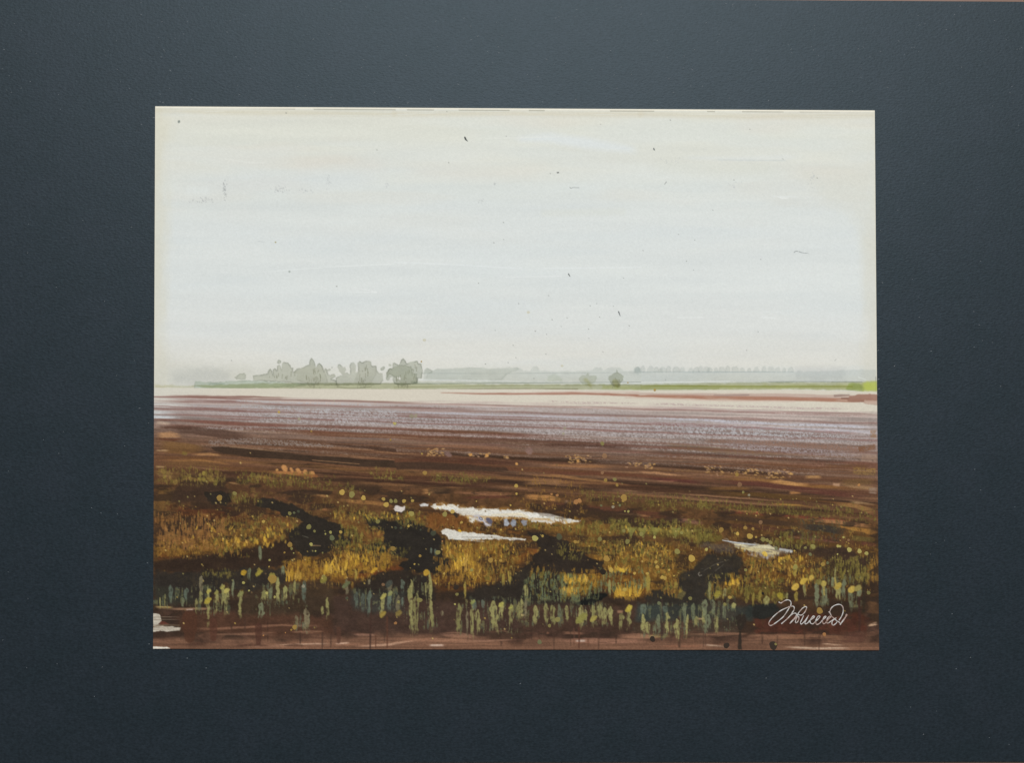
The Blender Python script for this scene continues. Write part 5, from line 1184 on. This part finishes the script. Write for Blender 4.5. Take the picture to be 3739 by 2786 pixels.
# signature in pale ink, a raised pen line
SIG = [[(460, 215), (485, 232), (510, 238), (560, 205), (610, 180), (660, 176), (698, 200), (712, 240), (700, 300), (660, 360), (610, 440), (550, 520), (480, 580), (400, 640), (330, 685), (290, 693), (262, 668), (270, 620), (320, 550), (400, 470),
        (500, 395), (600, 345), (680, 315), (740, 302), (775, 325), (768, 385), (730, 440), (690, 500), (600, 590), (515, 660)],
       [(515, 660), (610, 580), (700, 490), (760, 450), (808, 447), (822, 478), (800, 520), (740, 590), (685, 655)],
       [(685, 655), (760, 585), (815, 525), (838, 510), (815, 560), (800, 610), (812, 640), (842, 620), (868, 570), (866, 522), (842, 490), (852, 455), (900, 390), (960, 330), (1008, 312), (1028, 332), (1002, 400), (962, 455), (912, 485), (850, 468)],
       [(965, 490), (935, 560), (902, 630), (912, 662), (942, 652), (1000, 590), (1070, 482)], [(1070, 482), (1022, 570), (992, 640), (1010, 662), (1050, 640), (1095, 590), (1150, 552), (1185, 515), (1162, 502), (1112, 560), (1096, 620), (1116, 652), (1160, 658), (1205, 610),
        (1260, 562), (1298, 515), (1262, 506), (1216, 580), (1214, 650), (1240, 675), (1300, 640), (1345, 588), (1400, 540), (1418, 508), (1386, 515), (1350, 590), (1360, 648), (1390, 655), (1435, 606), (1480, 552), (1520, 517), (1482, 511), (1440, 570), (1430, 628),
        (1460, 645), (1530, 600), (1630, 537)], [(1630, 537), (1590, 562), (1546, 610), (1540, 668), (1570, 688), (1620, 650), (1640, 620)],
       [(1468, 415), (1490, 420), (1520, 350), (1570, 300), (1640, 270), (1708, 270), (1754, 310), (1768, 380), (1754, 460), (1720, 530), (1680, 590)], [(1490, 420), (1530, 500), (1580, 550), (1640, 600), (1700, 640), (1705, 680)],
       [(1705, 680), (1730, 640), (1780, 570), (1820, 510), (1840, 462)]]


def catmull(p, m=5):
    p = np.array(p, float); q = np.vstack([2 * p[0] - p[1], p, 2 * p[-1] - p[-2]]); out = []
    for i in range(1, len(q) - 2):
        for t in np.linspace(0, 1, m, endpoint=False):
            out.append(.5 * (2 * q[i] + (q[i + 1] - q[i - 1]) * t + (2 * q[i - 1] - 5 * q[i] + 4 * q[i + 1] - q[i + 2]) * t * t + (-q[i - 1] + 3 * q[i] - 3 * q[i + 1] + q[i + 2]) * t ** 3))
    out.append(p[-1])
    return np.array(out)


sv, sf = [], []
for si, st_ in enumerate(SIG):
    c = to_plane(P('k', catmull(st_)))[:, :2]
    d = np.gradient(c, axis=0); d /= np.linalg.norm(d, axis=1)[:, None] + 1e-12
    nrm = np.c_[-d[:, 1], d[:, 0]]
    b0 = len(sv)
    for k in range(len(c)):
        w = (9.5 if si < 8 else 9.5 + 7 * k / len(c)) * FR['k'][2] * MM * (1 + .18 * math.sin(k * .7 + si))
        for s_, z in ((-1, .00002), (-.55, .00010), (.55, .00010), (1, .00002)):
            sv.append((c[k][0] + nrm[k][0] * w * s_, c[k][1] + nrm[k][1] * w * s_, SHEET + z + si * 4e-6))
        if k:
            for j in range(3):
                a0 = b0 + (k - 1) * 4 + j; sf.append((a0, a0 + 1, a0 + 5, a0 + 4))
sg = mesh_obj('signature', sv, [f[::-1] for f in sf], mat_ink, root)
sg['label'] = 'looping pale handwritten signature at the lower right'

# lint and dust on the dark board
lv, lf = [], []
LINT = [(558, 426, 7, .1), (513, 451, 3, 0), (506, 1491, 4, .1), (541, 2355, 3, 0), (681, 2407, 3, 0), (512, 48, 4, .3), (2180, 27, 2, 0), (3219, 840, 3, 0), (3210, 1279, 4, .3), (3211, 1385, 4, .2), (3213, 1420, 4, .4), (3207, 1441, 4, .1), (3404, 1282, 4, .1), (3560, 1137, 3, 0),
        (3580, 1186, 3, 0), (3658, 1411, 3, 0), (3270, 1336, 4, .8), (3226, 1031, 4, 0), (3360, 1158, 3, 0), (592, 370, 5, .4), (378, 1099, 3, 1.2), (750, 1243 + 1200, 3, 0), (1900, 2500, 3, .3), (2800, 2480, 3, 0), (1200, 120, 3, .5), (2500, 200, 3, 0), (3376, 2686, 3, .5)]
for _ in range(230):
    if rng.random() < .7:
        LINT.append((rng.uniform(0, 3739), rng.uniform(0, 380), rng.uniform(1.5, 4.0), rng.uniform(-.6, .6)))
    else:
        LINT.append((rng.choice([rng.uniform(0, 550), rng.uniform(3225, 3739)]), rng.uniform(0, 2786), rng.uniform(1.2, 2.6), rng.uniform(-.6, .6)))
for x, y, l, r in LINT:
    p = to_plane([(x, y)])[0]; ca_, sa_ = math.cos(r), math.sin(r); L_ = l * MM * 1.1; w_ = 1.1 * MM
    b0 = len(lv)
    for u, v_, z in ((-L_, 0, 0), (0, -w_, .00003), (L_, 0, 0), (0, w_, .00003), (0, 0, .00016)):
        lv.append((p[0] + u * ca_ - v_ * sa_, p[1] + u * sa_ + v_ * ca_, -SHEET + .00001 + z))
    lf += [(b0, b0 + 1, b0 + 4), (b0 + 1, b0 + 2, b0 + 4), (b0 + 2, b0 + 3, b0 + 4), (b0 + 3, b0, b0 + 4)]
li = mesh_obj('lint', lv, lf, mat_lint, board)
li['kind'] = 'stuff'; li['label'] = 'fine pale lint and dust specks on the dark board'
